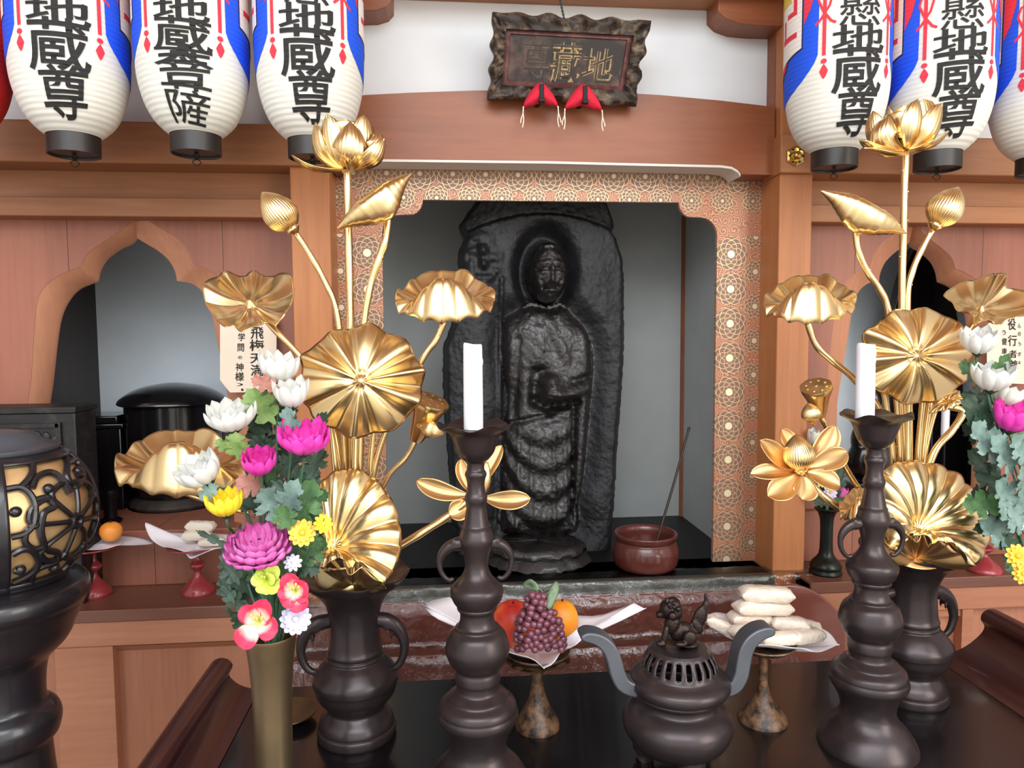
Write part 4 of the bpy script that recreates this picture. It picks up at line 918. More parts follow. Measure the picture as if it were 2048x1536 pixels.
def bud(parent, base, tip, hw, Y, dY=0., mat='gold', name='bud'):
    B, T = P(base[0], base[1], Y), P(tip[0], tip[1], Y+dY); ax = T-B; L = ax.length; a = ax.normalized(); u = a.cross(Vector((0, 1, 0))).normalized(); v = a.cross(u); k = S(base[0], base[1], Y); W = hw*k
    g = G(); rows = []; n = 160
    for i in range(21):
        t = i/20; w_ = (math.sin(min(1, t/.42)*PI/2)**.8 if t < .42 else max(0, math.cos((t-.42)/.58*PI/2))**.78); w_ = max(w_, .02)
        rows.append([B+a*(L*t)+(u*math.cos(q)+v*math.sin(q))*(W*w_*(1+.02*math.cos(40*q)-.06*max(0, math.cos(1.5*q+.8+t))**14*(t > .25))) for q in [j/n*2*PI for j in range(n)]])
    g.grid(rows, cv=True); e0 = 0; g.f.append(tuple(range(n))[::-1]); g.mi.append(0); bd_ = obj(name, g, M[mat], parent, ang=60)
    g = G(); g.lathe((0, 0, 0), [(W*.10, -.004), (W*.22, -.002), (W*.42, .003), (W*.40, .007), (W*.2, .004)], 24); R = Matrix((u, v, a)).transposed(); g.v = [B+R @ p for p in g.v]; obj('collar', g, M[mat], bd_)
    # outer sepal line: one wrapped petal
    g = G(); s_ = -1 if T.x < B.x else 1
    petal(g, B+Vector((0, -W*.3, 0)), B+a*L*.45+Vector((0, -W*1.5, 0)), T+Vector((0, -.001, 0)), W*1.35, (0, 1, 0), .75, 14, 17, .42, 6, .0008); obj('wrapped_petal', g, M[mat], bd_, ang=180)
def part(name, parent, loc):
    o = bpy.data.objects.new(name, None); COL.objects.link(o); o.empty_display_size = .03; o.parent = parent; o.location = Vector(loc)-wloc(parent); return o
def bloom(parent, base, Y, petals, core=None):
    parent = part('lotus_bloom', parent, P(base[0], base[1], Y))
    for q in petals:
        b, m_, t, wpx, face, cup = q[:6]; g = G(); k = S(base[0], base[1], Y)
        petal(g, P(b[0], b[1], Y+b[2]), P(m_[0], m_[1], Y+m_[2]), P(t[0], t[1], Y+t[2]), wpx*k, face, cup, 16, 25, q[6] if len(q) > 6 else .6, 9, .0008, te=.44); obj('petal', g, M[q[7] if len(q) > 7 else 'gold'], parent, thick=.0010, ang=180)
    return parent
def pod(parent, top, base, hw, Y, faces=(0, -.5, .85), mat='gold'):
    T, B = P(top[0], top[1], Y-.01), P(base[0], base[1], Y+.012); k = S(top[0], top[1], Y); a = (T-B).normalized(); nf = Vector(faces).normalized()
    u = a.cross(Vector((0, 1, 0))).normalized(); v = a.cross(u); L = (T-B).length; W = hw*k
    g = G(); rows = []; n = 36
    for t, r in ((0, .34), (.1, .42), (.35, .55), (.6, .70), (.85, .92), (.95, 1.0), (1.0, .97), (1.0, .85), (1.01, .45), (1.02, .03)):
        rows.append([B+a*(L*t)+(u*math.cos(q)+v*math.sin(q))*(W*r*(1+.03*math.cos(8*q))) for q in [j/n*2*PI for j in range(n)]])
    g.grid(rows, cv=True); pd_ = obj('seed_pod', g, M[mat], parent, ang=50)
    g = G()
    for i in range(9):
        q = i/8*2*PI; r = .62*W if i < 8 else 0; c = T+(u*math.cos(q)+v*math.sin(q))*r+a*.0006; g.lathe((0, 0, 0), [(.0018, 0), (.0030, .0006), (.0024, .0012), (.0008, .0014)], 10); m = 40
        R = Matrix((u, v, a)).transposed(); g.v[-m:] = [c+R @ p for p in g.v[-m:]]
    obj('seed', g, M[mat], pd_)
def tall_bloom(parent, cx, cy, Y, k_, petals, mat='gold'):
    pass

# ---- left arrangement
YA = YV-.005
la = thing('gilded_lotus', (VX, YA, ZT+.26), 'gilded lotus arrangement whose tall bloom overlaps the third paper lantern', 'lotus ornament', 'pair of gilded lotus arrangements')
stem(la, [(694, 342), (697, 480), (701, 640), (703, 900), (705, 1160)], YA+.01, 7.5)
B = (692, 338, 0)
F = (0, 1, 0)
blm = bloom(la, B, YA, [
    (B, (648, 322, .03), (662, 238, .035), 66, (.7, -.6, .2), .4), (B, (738, 322, .03), (724, 238, .035), 66, (-.7, -.6, .2), .4), (B, (690, 300, .055), (692, 238, .05), 66, (0, -1, .2), .35),
    (B, (646, 312, -.030), (654, 228, -.014), 66, (.55, 1, 0), .5, .6), (B, (738, 310, -.032), (728, 230, -.014), 66, (-.5, 1, 0), .5, .6), (B, (696, 320, -.066), (700, 243, -.030), 68, (0, 1, .0), .5, .62),
    (B, (606, 328, -.01), (631, 244, -.004), 50, (.9, .45, .1), .5, .6), (B, (788, 322, -.02), (759, 262, -.01), 60, (-.9, .5, .2), .5, .6),
    (B, (616, 360, -.03), (583, 310, -.03), 40, (.3, -.1, 1), .4, .45), (B, (770, 346, -.035), (768, 276, -.02), 54, (-.7, .5, .5), .5, .55)])
g = G(); g.lathe(P(692, 262, YA+.004)-Vector((0, 0, .03)), [(.008, 0), (.016, .010), (.024, .026), (.026, .036), (.025, .038), (.010, .036), (.001, .036)], 32); obj('seed_pod', g, M['gold'], blm)
bud(la, (590, 463), (524, 384), 35, YA, -.01); stem(la, [(590, 463), (622, 512), (652, 568), (672, 620), (684, 720), (690, 900), (700, 1160)], YA+.012, 6)
# rolled leaf
def rolled(parent, tail, tip, belly, Y, w0, mat='gold'):
    A, Bt, Tt = P(tail[0], tail[1], Y), P(belly[0], belly[1], Y-.01), P(tip[0], tip[1], Y); c = bez([A, (A*.6+Bt*.4)+Vector((0, 0, -.001)), Bt, Bt*.45+Tt*.55, Tt], 10); m = len(c); k = S(belly[0], belly[1], Y); g = G(); rows = []
    n = 34; tg0 = (Tt-A).normalized(); dn = tg0.cross(Vector((0, 1, 0))).normalized()
    if dn.z > 0: dn = -dn
    for i in range(m):
        t = i/(m-1); wd = w0*k*(math.sin(PI*t)**1.1*.9+.03); row = []
        for j in range(n):
            q = j/(n-1)*2*PI*1.12-.35; rr = wd*(1-.10*q/6)*(1+.10*abs(math.sin(15*t*PI))*(math.sin(q) > -.2)*(.35+.65*(abs(t-.5) > .12)))
            low = .55*math.exp(-((t-.5)/.22)**2)
            row.append(c[i]+dn*(-math.cos(q)*rr*(.55+low*(math.cos(q) < 0)))+Vector((0, -1, 0))*(math.sin(q)*rr*.7))
        rows.append(row)
    g.grid(rows); obj('rolled_leaf', g, M[mat], parent, thick=.001, ang=180)
rolled(la, (674, 458), (824, 346), (757, 402), YA-.03, 42)
stem(la, [(776, 438), (771, 480), (757, 520), (740, 575), (727, 660), (722, 800), (712, 1160)], YA-.01, 7)
# leaf seen tilted toward us
lotus_leaf(la, (499, 603, 0), [(408, 600, .02), (408, 570, .03), (432, 552, .06), (450, 543, .05), (480, 552, .07), (505, 541, .06), (530, 553, .07), (558, 546, .06), (582, 553, .04), (588, 585, .01), (583, 612, -.01), (568, 628, -.035), (552, 652, -.03), (530, 644, -.055), (505, 656, -.045), (484, 664, -.05), (468, 652, -.035), (450, 655, -.04), (428, 632, -.01), (416, 618, .01)], YA-.03, 9, -.008, .0024)
stem(la, [(512, 616, .02), (545, 655), (600, 712), (640, 770), (668, 860), (690, 1000), (702, 1160)], YA, 6)
# the big face-on leaf
def face_leaf(parent, cen, r, Y, lobes, sq=(1, 1), ph=0., cup=.035, tilt=0., amp=.05, nv=None, seed=1):
    rnd = random.Random(seed); rim = []; n = lobes*4
    for i in range(n):
        a = -i/n*2*PI+ph; l = math.cos(4*2*PI*i/16*1.) if 0 else math.cos(lobes*2*PI*i/n)
        rr = r*(1+amp*l*rnd.uniform(.4, 1.3)+rnd.uniform(-.02, .02))
        x, y = math.cos(a)*rr*sq[0], math.sin(a)*rr*sq[1]; rim.append((cen[0]+x, cen[1]-y, -cup+tilt*(-y/r)*-1+.010*math.cos(lobes*2*PI*i/n+PI)*rnd.uniform(.3, 1.2)))
    return lotus_leaf(parent, (cen[0], cen[1], 0), rim, Y, nv or 13, .008, .0024, knob=.0034, K=22, M_=lobes*20, sharp=False)
face_leaf(la, (722, 762), 121, YA-.075, 10, (1.03, .92), .2, -.030, .010, .045, seed=5)
stem(la, [(722, 764, .006), (716, 800, .03), (710, 900, .03), (706, 1160, .02)], YA-.06, 6)
for x in (672, 690, 720, 738):
    stem(la, [(x+(x-706)*.5, 800), (x+(x-706)*.15, 900), (x-(x-706)*.1, 1000), (706+(x-706)*.3, 1160)], YA-.02+(x % 7)*.003, 5.5)
# cup shaped leaf seen from the side
def cup_leaf(parent, ox, oy, sx, sy, Y, mat='gold', depth=.062):
    rim = [(-1.0, .10, -.05, .1), (-.95, -.22, .3, 0), (-.80, -.30, .6, 0), (-.66, -.60, .75, 0), (-.42, -.78, .95, 0), (-.14, -.94, 1., 0), (.05, -.86, 1., 0), (.30, -.96, .95, 0), (.55, -.80, .75, 0), (.72, -.50, .6, 0), (.88, -.40, .35, 0), (1.02, -.14, .1, .1), (1.0, .24, -.15, .2), (.95, .50, -.35, .25), (.82, .56, -.6, .35), (.66, .74, -.8, .70), (.42, .84, -.96, .98), (.2, .93, -1.05, 1.14), (0, .95, -1.08, 1.2), (-.22, .92, -1.05, 1.14), (-.44, .86, -.96, .96), (-.62, .76, -.8, .70), (-.78, .60, -.6, .35), (-.90, .66, -.38, .25), (-.97, .44, -.2, .2)]
    return lotus_leaf(parent, (ox, oy+.30*sy, 0), [(ox+x*sx, oy+y*sy, d*depth, c*sy) for x, y, d, c in rim], Y, 15, .0, .0028, knob=0., mat=mat, hp=.5, vp=1.)
cup_leaf(la, 889, 592, 99, 56, YA-.02)
stem(la, [(889, 640), (872, 680), (846, 716), (800, 800), (750, 930), (716, 1160)], YA-.005, 6.5)
cup_leaf(la, 362, 925, 134, 72, YA-.06, depth=.08)
stem(la, [(370, 985), (440, 1010), (540, 1040), (640, 1100), (700, 1165)], YA-.01, 6)
# seed pod and small bud at its side
pod(la, (862, 800), (832, 880), 38, YA+.02); stem(la, [(832, 878), (812, 915), (775, 955), (742, 1030), (712, 1165)], YA+.03, 5.5)
bud(la, (838, 852), (888, 868), 17, YA-.005)
# big low fan leaf with a curled front lip
lotus_leaf(la, (668, 1097, .004), [(640, 1060, .0), (634, 1010, .012), (640, 968, .02), (664, 946, .02), (700, 936, .03), (738, 948, .032), (762, 970, .022), (786, 1004, .012), (800, 1050, .0), (803, 1090, -.012), (794, 1128, -.03), (776, 1158, -.05), (764, 1166, -.062), (748, 1150, -.062), (732, 1130, -.058), (716, 1126, -.060), (700, 1138, -.062), (690, 1122, -.064), (672, 1118, -.060), (655, 1130, -.052), (640, 1136, -.040), (632, 1110, -.018)], YA-.07, 17, .018, .0042, knob=.005, K=22, M_=204)
g = G(); sheet(g, (706, 1168, .0), [(628, 1120, -.03), (650, 1140, -.05), (680, 1134, -.06), (700, 1146, -.062), (730, 1138, -.06), (764, 1168, -.06), (772, 1176, -.03), (740, 1184, .0), (690, 1186, .0), (640, 1180, -.01)], YA-.06, 8, .004, .003, 96, 10); obj('curled_lip', g, M['gold'], la, thick=.001, ang=180)
# half open flower pointing down to the side
bud(la, (952, 1002), (974, 920), 19, YA+.005, 0, 'gold')
Bq = (948, 995, 0)
def wide(parent, Y, lst, mat='gold_dark'):
    parent = part('open_flower', parent, P(lst[0][0][0], lst[0][0][1], Y))
    for b, m_, t, wpx, face, cup in lst:
        g = G(); k = S(b[0], b[1], Y); petal(g, P(b[0], b[1], Y+b[2]), P(m_[0], m_[1], Y+m_[2]), P(t[0], t[1], Y+t[2]), wpx*k, face, cup, 16, 13, .62, 5, .0004); obj('petal', g, M[mat], parent, thick=.001, ang=180)
wide(la, YA, [((938, 990, 0), (880, 992, -.015), (832, 961, -.02), 40, (.1, -1, .45), .35), ((966, 995, -.005), (1010, 1008, -.02), (1061, 996, -.02), 40, (-.1, -1, .45), .35), ((940, 1004, 0), (920, 1020, -.01), (898, 1030, -.015), 44, (.3, -1, .4), .35), ((952, 985, .01), (985, 930, .03), (1004, 890, .035), 30, (-.4, -1, .3), .4), ((940, 985, .01), (918, 950, .02), (922, 918, .02), 30, (.3, -1, .2), .4)])
stem(la, [(940, 1000), (900, 1030), (850, 1062), (790, 1098), (740, 1130), (716, 1168)], YA-.005, 8)

# ---- right arrangement
YR = pr2.y-.005; RX = pr2.x; rvx = 1812
ra = thing('gilded_lotus', (RX, YR, ZT+.26), 'gilded lotus arrangement in the vase behind the candlestick near the right pillar', 'lotus ornament', 'pair of gilded lotus arrangements')
stem(ra, [(1811, 300), (1808, 420), (1804, 620), (1810, 850), (1822, 1120)], YR+.01, 7)
B = (1812, 300, 0)
blm = bloom(ra, B, YR, [
    (B, (1800, 280, .055), (1806, 210, .05), 64, (0, -1, .2), .35), (B, (1858, 286, .03), (1846, 198, .03), 62, (-.6, -.6, .1), .4), (B, (1764, 290, .03), (1776, 212, .03), 60, (.6, -.6, .1), .4),
    (B, (1764, 296, -.05), (1779, 232, -.026), 60, (.3, 1, 0), .55, .62), (B, (1884, 292, -.03), (1884, 206, -.012), 66, (-.6, .9, .1), .5, .66), (B, (1738, 292, -.012), (1746, 222, -.0), 48, (.8, .6, .1), .5, .6),
    (B, (1744, 322, -.03), (1719, 280, -.03), 44, (.4, -.1, 1), .4, .5), (B, (1846, 262, -.045), (1836, 198, -.022), 56, (-.3, 1, 0), .5, .6), (B, (1792, 322, -.05), (1728, 296, -.05), 42, (.3, -.3, 1), .3, .5), (B, (1868, 312, -.03), (1898, 262, -.03), 44, (-.5, .2, .9), .4, .5)])
g = G(); g.lathe(P(1803, 240, YR+.004)-Vector((0, 0, .03)), [(.008, 0), (.016, .010), (.024, .026), (.026, .036), (.025, .038), (.010, .036), (.001, .036)], 32); obj('seed_pod', g, M['gold'], blm)
bud(ra, (1867, 456), (1917, 374), 34, YR, -.01); stem(ra, [(1867, 456), (1848, 490), (1826, 540), (1815, 600), (1818, 760), (1822, 1120)], YR+.012, 6)
rolled(ra, (1812, 467), (1640, 381), (1724, 424), YR-.03, 42)
stem(ra, [(1711, 452), (1716, 500), (1736, 545), (1760, 580), (1778, 630), (1798, 800), (1818, 1120)], YR-.01, 6.5)
cup_leaf(ra, 1619, 598, 92, 52, YR-.02)
stem(ra, [(1615, 645), (1632, 690), (1665, 722), (1710, 760), (1765, 830), (1800, 960), (1818, 1120)], YR-.005, 6.5)
lotus_leaf(ra, (1962, 614, 0), [(1888, 588, .03), (1905, 575, .055), (1935, 560, .06), (1962, 555, .065), (1985, 548, .07), (1996, 544, .06), (2014, 551, .05), (2012, 568, .03), (2030, 578, .03), (2058, 588, .02), (2066, 612, -.0), (2050, 630, -.03), (2034, 632, -.045), (2012, 640, -.04), (2000, 650, -.055), (1984, 640, -.05), (1962, 644, -.06), (1950, 648, -.055), (1945, 634, -.04), (1932, 622, -.02), (1912, 618, .0), (1902, 604, .015)], YR-.03, 9, -.008, .0024)
stem(ra, [(1962, 622, .01), (1930, 670), (1890, 760), (1850, 900), (1826, 1120)], YR+.01, 6)
face_leaf(ra, (1832, 712), 110, YR-.075, 10, (1.02, .88), .1, -.030, .010, .04, seed=9)
stem(ra, [(1832, 714, .006), (1822, 760, .03), (1816, 880, .03), (1820, 1120, .02)], YR-.06, 6)
for x in (1785, 1800, 1836, 1846): stem(ra, [(x+(x-1815)*.6, 770), (x+(x-1815)*.1, 880), (x-(x-1815)*.2, 980), (1818+(x-1815)*.3, 1120)], YR-.02+(x % 7)*.003, 5.5)
pod(ra, (1632, 772), (1640, 832), 31, YR+.0); stem(ra, [(1641, 830), (1660, 870), (1700, 950), (1760, 1040), (1815, 1125)], YR+.03, 5.5)
bud(ra, (1628, 846), (1616, 806), 19, YR-.02)
# small leaf folded along its midrib
g = G(); sheet(g, (1893, 806, 0), [(1857, 826, 0), (1876, 800, .0), (1898, 786, .01), (1918, 781, .01), (1922, 790, -.01), (1936, 797, -.012), (1926, 806, -.02), (1900, 818, -.02), (1876, 824, -.01)], YR-.03, 12, .006, .002, 96, 10); obj('young_leaf', g, M['gold'], ra, thick=.001, ang=180)
stem(ra, [(1898, 812), (1925, 824), (1905, 860), (1868, 905), (1838, 1000), (1824, 1120)], YR-.0, 7)
# open flower with six wide petals round a bud
cc = (1598, 934, 0)
wide(ra, YR-.01, [((1590, 932, 0), (1560, 925, -.01), (1519, 880, -.015), 46, (.2, -1, .4), .35), ((1600, 925, .01), (1582, 890, .03), (1562, 858, .035), 40, (.2, -1, .2), .35), ((1608, 930, .01), (1655, 900, .02), (1668, 850, .02), 46, (-.2, -1, .3), .35), ((1612, 936, 0), (1660, 925, -.01), (1694, 902, -.01), 46, (-.2, -1, .4), .35), ((1592, 944, -.005), (1550, 942, -.02), (1500, 948, -.02), 36, (.1, -1, .6), .35), ((1596, 948, -.008), (1570, 980, -.025), (1535, 992, -.03), 52, (.1, -.8, .6), .35), ((1606, 950, -.008), (1610, 985, -.025), (1604, 1000, -.03), 50, (0, -.8, .6), .35), ((1612, 944, -.005), (1650, 960, -.02), (1680, 972, -.02), 46, (-.1, -.8, .6), .35)])
bud(ra, (1603, 945), (1592, 868), 31, YR-.025)
stem(ra, [(1604, 950, .01), (1650, 996), (1700, 1030), (1760, 1080), (1815, 1128)], YR+.005, 8)
cup_leaf(ra, 1722, 1012, 44, 40, YR-.04)
# low fan leaf with ruffled front
lotus_leaf(ra, (1832, 1062, .004), [(1764, 1050, .0), (1752, 1000, .012), (1756, 955, .02), (1786, 928, .025), (1822, 922, .03), (1860, 926, .03), (1898, 938, .03), (1928, 958, .022), (1952, 990, .01), (1972, 1030, .0), (1979, 1070, -.012), (1972, 1100, -.03), (1955, 1128, -.05), (1942, 1132, -.058), (1926, 1106, -.058), (1905, 1088, -.056), (1888, 1086, -.056), (1874, 1082, -.056), (1866, 1088, -.058), (1850, 1070, -.054), (1836, 1072, -.056), (1818, 1068, -.050), (1800, 1090, -.04), (1778, 1096, -.02)], YR-.07, 20, .018, .0042, knob=.004, K=22, M_=240)
g = G(); sheet(g, (1830, 1118, 0), [(1762, 1080, -.03), (1790, 1098, -.05), (1802, 1080, -.056), (1815, 1066, -.06), (1830, 1082, -.058), (1846, 1068, -.06), (1858, 1092, -.058), (1872, 1080, -.06), (1888, 1084, -.058), (1902, 1096, -.056), (1930, 1110, -.055), (1946, 1134, -.05), (1920, 1136, -.02), (1860, 1136, -.01), (1790, 1130, -.01)], YR-.06, 12, .004, .004, 120, 12); obj('curled_lip', g, M['gold_dark'], ra, thick=.001, ang=180)
# ================================================================== artificial flowers
def petmat(name, c1, c2, rough=.55):
    t = NT(name); v = t.coord(); f = t.noise(v, 60, 3); t.col(t.ramp(f, [(.3, c1), (.7, c2)])); t.set(Roughness=rough)
    t.b.inputs['Subsurface Weight'].default_value = .15; t.b.inputs['Subsurface Radius'].default_value = (.005, .005, .005); return t.m
M['p_white'] = petmat('white petals', lin(216, 214, 206), lin(232, 230, 224)); M['p_pink'] = petmat('hot pink petals', lin(220, 42, 160), lin(246, 84, 196))
M['p_magenta'] = petmat('purple pink petals', lin(196, 70, 150), lin(232, 130, 200)); M['p_yellow'] = petmat('yellow petals', lin(240, 204, 30), lin(254, 228, 60))
M['p_gold'] = petmat('golden yellow petals', lin(236, 176, 40), lin(250, 206, 80)); M['p_lime'] = petmat('lime green petals', lin(196, 214, 70), lin(228, 238, 120))
M['p_lilac'] = petmat('pale lilac petals', lin(206, 200, 236), lin(232, 226, 246)); M['p_pale'] = petmat('pale greenish white petals', lin(214, 226, 204), lin(236, 240, 226)); M['p_dusk'] = petmat('dusty rose petals', lin(150, 96, 84), lin(184, 128, 110))
M['green'] = petmat('green leaves', lin(52, 84, 48), lin(90, 126, 76), .5); M['green_dark'] = petmat('dark green leaves', lin(30, 50, 38), lin(58, 84, 60), .5)
M['green_grey'] = petmat('blue grey green leaves', lin(82, 108, 100), lin(128, 152, 142), .6); M['green_lime'] = petmat('fresh green leaves', lin(96, 128, 62), lin(140, 164, 96), .5)
M['stalk'] = plain('green plastic stalk', lin(64, 98, 74), .5)
M['alstro'] = None
def lily_mat():
    t = NT('pink edged cream petals'); at = t.new('ShaderNodeAttribute'); at.attribute_name = 'along'; f = t.noise(t.coord(), 90, 3)
    mx = t.new('ShaderNodeMath', operation='MULTIPLY_ADD'); mx.inputs[1].default_value = .35; t.link(f, mx.inputs[0]); t.link(at.outputs['Fac'], mx.inputs[2])
    t.col(t.ramp(mx.outputs[0], [(.22, lin(226, 222, 120)), (.48, lin(244, 222, 204)), (.82, lin(228, 48, 84))])); t.set(Roughness=.5); return t.m
M['alstro'] = lily_mat()
def mum(parent, c, ax, R, H, N, rings, mat, open_=1., wid=1., cup=.45, Y=None, px=None, name='petals', tipd=.0):
    # a chrysanthemum head: rings of cupped petals around an axis
    a = Vector(ax).normalized(); u = a.cross(Vector((0, 1, .01))).normalized(); v = a.cross(u); rnd = random.Random(int(abs(c.x)*9e4)); g = G()
    for r in range(rings):
        q = r/max(1, rings-1) if rings > 1 else 0; n = max(5, int(N*(1-.35*q))); ro = R*(1-.45*q)*open_; hh = H*(1-.12*q if rings < 4 else .55+.45*q)
        for k in range(n):
            an = (k+.5*(r % 2)+rnd.uniform(-.12, .12))/n*2*PI; d = u*math.cos(an)+v*math.sin(an); f = rnd.uniform(.9, 1.08)
            base = c+d*R*.12; mid = c+d*ro*(1.02+.1*rnd.random())+a*(hh*.28); tip = c+d*(ro*rnd.uniform(.84, .98)+tipd*R)+a*hh*f
            w_ = 2*PI*ro/n*1.05*wid; petal(g, base, mid, tip, w_, -d+a*.2, cup, 10, 7, .66, te=.42)
    return obj(name, g, mat, parent, ang=180)
def calyx(parent, c, ax, r, mat):
    a = Vector(ax).normalized(); u = a.cross(Vector((0, 1, .01))).normalized(); v = a.cross(u); g = G(); n = 40; rows = []
    for t, rr in ((-.7, .12), (-.5, .35), (-.15, .75), (.15, .95), (.45, 1.05)):
        rows.append([c+a*(t*r)+(u*math.cos(q)+v*math.sin(q))*(r*rr*(1-.14*(t > .3)*(math.cos(9*q) > 0))) for q in [j/n*2*PI for j in range(n)]])
    g.grid(rows, cv=True); g.f.append(tuple(range(n))[::-1]); g.mi.append(0); return obj('calyx', g, mat, parent, ang=60)
def stalk(parent, pts, r=.0016, mat=None):
    g = G(); g.tube(bez(pts, 8), r, 8); return obj('stalk', g, mat or M['stalk'], parent)
LEAF_O = [(0, 0), (.05, .04), (.10, .16), (.25, .17), (.37, .25), (.40, .33), (.30, .34), (.22, .37), (.20, .44), (.34, .43), (.47, .48), (.52, .58), (.42, .58), (.45, .67), (.33, .65), (.22, .66), (.22, .74), (.34, .78), (.34, .86), (.24, .85), (.20, .92), (.10, .92), (0, 1.0)]
def mleaf(parent, base, tip, wpx, Y, mat, dY=(0, -.01), face=(0, -1, .3), fold=.25, droop=.0, name='leaf'):
    B = P(base[0], base[1], Y+dY[0]); T = P(tip[0], tip[1], Y+dY[1]); a = T-B; L = a.length; a.normalize(); fc = Vector(face); fc = (fc-a*fc.dot(a)).normalized(); s_ = a.cross(fc); k = S(base[0], base[1], Y); W = wpx*k
    g = G(); K = 6; rows = []
    o = LEAF_O+[(-x, y) for x, y in LEAF_O[::-1][1:-1]]
    o2 = []
    for i in range(len(o)):
        (xa_, ya_), (xb_, yb_) = o[i], o[(i+1) % len(o)]
        o2 += [(xa_, ya_), (xa_*.5+xb_*.5, ya_*.5+yb_*.5)]
    rnd = random.Random(int(base[0]*3+tip[1])); ph = rnd.uniform(0, 6)
    for i in range(1, K+1):
        q = i/K; row = []
        for x, y in o2:
            xx, yy = x*q, .5+(y-.5)*q; z = fold*abs(xx)*W+droop*L*(yy-.3)**2*-1+.05*L*math.sin(yy*5+ph)+.02*W*math.cos(xx*30)*q
            row.append(B+a*(yy*L)+s_*(xx*W)+fc*z)
        rows.append(row)
    b = len(g.v); g.grid(rows, cv=True); c0 = len(g.v); g.v.append(B+a*(.5*L)+fc*(.05*L*math.sin(2.5+ph)-droop*L*.04)); n = len(o2)
    for j in range(n): g.f.append((c0, b+j, b+(j+1) % n)); g.mi.append(0)
    return obj(name, g, mat, parent, ang=180)
# ---------------- left: tall brass tube
fax = 545; pf_ = PZ(fax, 1640, ZT); YF = pf_.y; FX = X_(fax, 1400, YF)
tv = thing('flower_vase', (FX, YF, ZT), 'tall slim brass tube vase holding the artificial bouquet at left', 'vase')
g = G(); turn(g, fax, [(1300, 44), (1272, 49), (1267, 52), (1270, 53), (1290, 50), (1330, 45), (1400, 40), (1470, 38.5), (1540, 38.5), (1600, 41), (1628, 46), (1634, 48)], YF, 48, axpy=1400, zlast=ZT); obj('tube', g, M['brass'], tv)
mouth = P(fax, 1290, YF)
GRP = 'artificial flowers in the brass tube'
def flower(name, px, py, dY, ax, Rpx, Hpx, N, rings, mat, label, cat, Y, mth, grp, bend=None, open_=1., wid=1., leaves=(), cal=True, stalkmat=None, cup=.45, tipd=0.):
    c = P(px, py, Y+dY); k = S(px, py, Y+dY); a = Vector(ax).normalized(); base = c-a*(Hpx*k*.5); o = thing(name, mth, label, cat, grp)
    pt_ = mum(o, base, a, Rpx*k, Hpx*k, N, rings, mat, open_, wid, cup, tipd=tipd)
    if cal: calyx(pt_, base+a*(.10*Hpx*k), a, Rpx*k*.42, M['green_dark'])
    pts = [base, base-a*.012]+([P(b[0], b[1], Y+b[2]) for b in bend] if bend else [])+[mth+Vector(((c.x-mth.x)*.12, 0, .02)), mth-Vector((0, 0, .10))]
    sk_ = stalk(o, pts, .0017, stalkmat)
    for lf in leaves: mleaf(sk_, *lf[:2], lf[2], Y, M[lf[3]], *(lf[4:] if len(lf) > 4 else ()))
    return o
up = (0, -.35, 1)
flower('chrysanthemum', 558, 738, .02, (.12, -.2, 1), 44, 60, 10, 2, M['p_white'], 'white chrysanthemum at the very top of the left bouquet', 'flower', YF, mouth, GRP, leaves=[((560, 776), (500, 757), 40, 'p_dusk'), ((552, 850), (492, 776), 70, 'green_lime', (.01, -.0)), ((545, 870), (490, 820), 46, 'green_dark', (.02, .03))])
flower('chrysanthemum', 583, 789, -.005, (-.02, -.3, 1), 38, 58, 9, 2, M['p_white'], 'white chrysanthemum beside the big gilded leaf, second from the top', 'flower', YF, mouth, GRP, leaves=[((588, 890), (572, 812), 46, 'green_grey', (-.01, -.02)), ((600, 900), (655, 822), 40, 'green_dark', (.02, .02)), ((600, 870), (548, 850), 44, 'green', (.02, .03))])
flower('chrysanthemum', 463, 836, -.01, (-.05, -.3, 1), 52, 56, 11, 2, M['p_white'], 'white chrysanthemum with a fresh green leaf under it, upper left of the bouquet', 'flower', YF, mouth, GRP, bend=[(480, 900, 0), (515, 1000, 0)], leaves=[((475, 920), (472, 862), 54, 'green_lime', (-.015, -.02)), ((510, 905), (520, 850), 50, 'green_dark', (.02, .02))])
flower('chrysanthemum', 402, 944, -.02, (-.42, -.4, .8), 50, 58, 10, 2, M['p_white'], 'white chrysanthemum leaning out over the gilded leaf, farthest left of the bouquet', 'flower', YF, mouth, GRP, bend=[(470, 990, 0), (520, 1100, 0)], leaves=[((440, 970), (396, 998), 36, 'green_grey', (-.03, -.03)), ((470, 905), (430, 880), 30, 'green_lime', (0, 0))])
flower('chrysanthemum', 608, 880, -.03, (.1, -.35, 1), 56, 58, 13, 3, M['p_pink'], 'open hot pink chrysanthemum in front of the lotus stems', 'flower', YF, mouth, GRP, leaves=[((612, 960), (648, 895), 52, 'green_dark', (0, .02)), ((600, 1010), (620, 920), 46, 'green', (.02, .02))])
flower('chrysanthemum', 519, 926, -.03, (.05, -.5, .9), 36, 56, 10, 3, M['p_pink'], 'half closed hot pink chrysanthemum in the middle of the bouquet', 'flower', YF, mouth, GRP, open_=1., leaves=[((530, 975), (470, 960), 60, 'p_dusk', (-.01, -.02)), ((540, 960), (590, 1000), 36, 'green_dark', (-.03, -.03))])
flower('chrysanthemum', 450, 1008, -.035, (-.05, -.15, 1), 41, 52, 12, 2, M['p_yellow'], 'bright yellow cup shaped chrysanthemum above the purple one', 'flower', YF, mouth, GRP, bend=[(475, 1080, 0), (520, 1180, 0)])
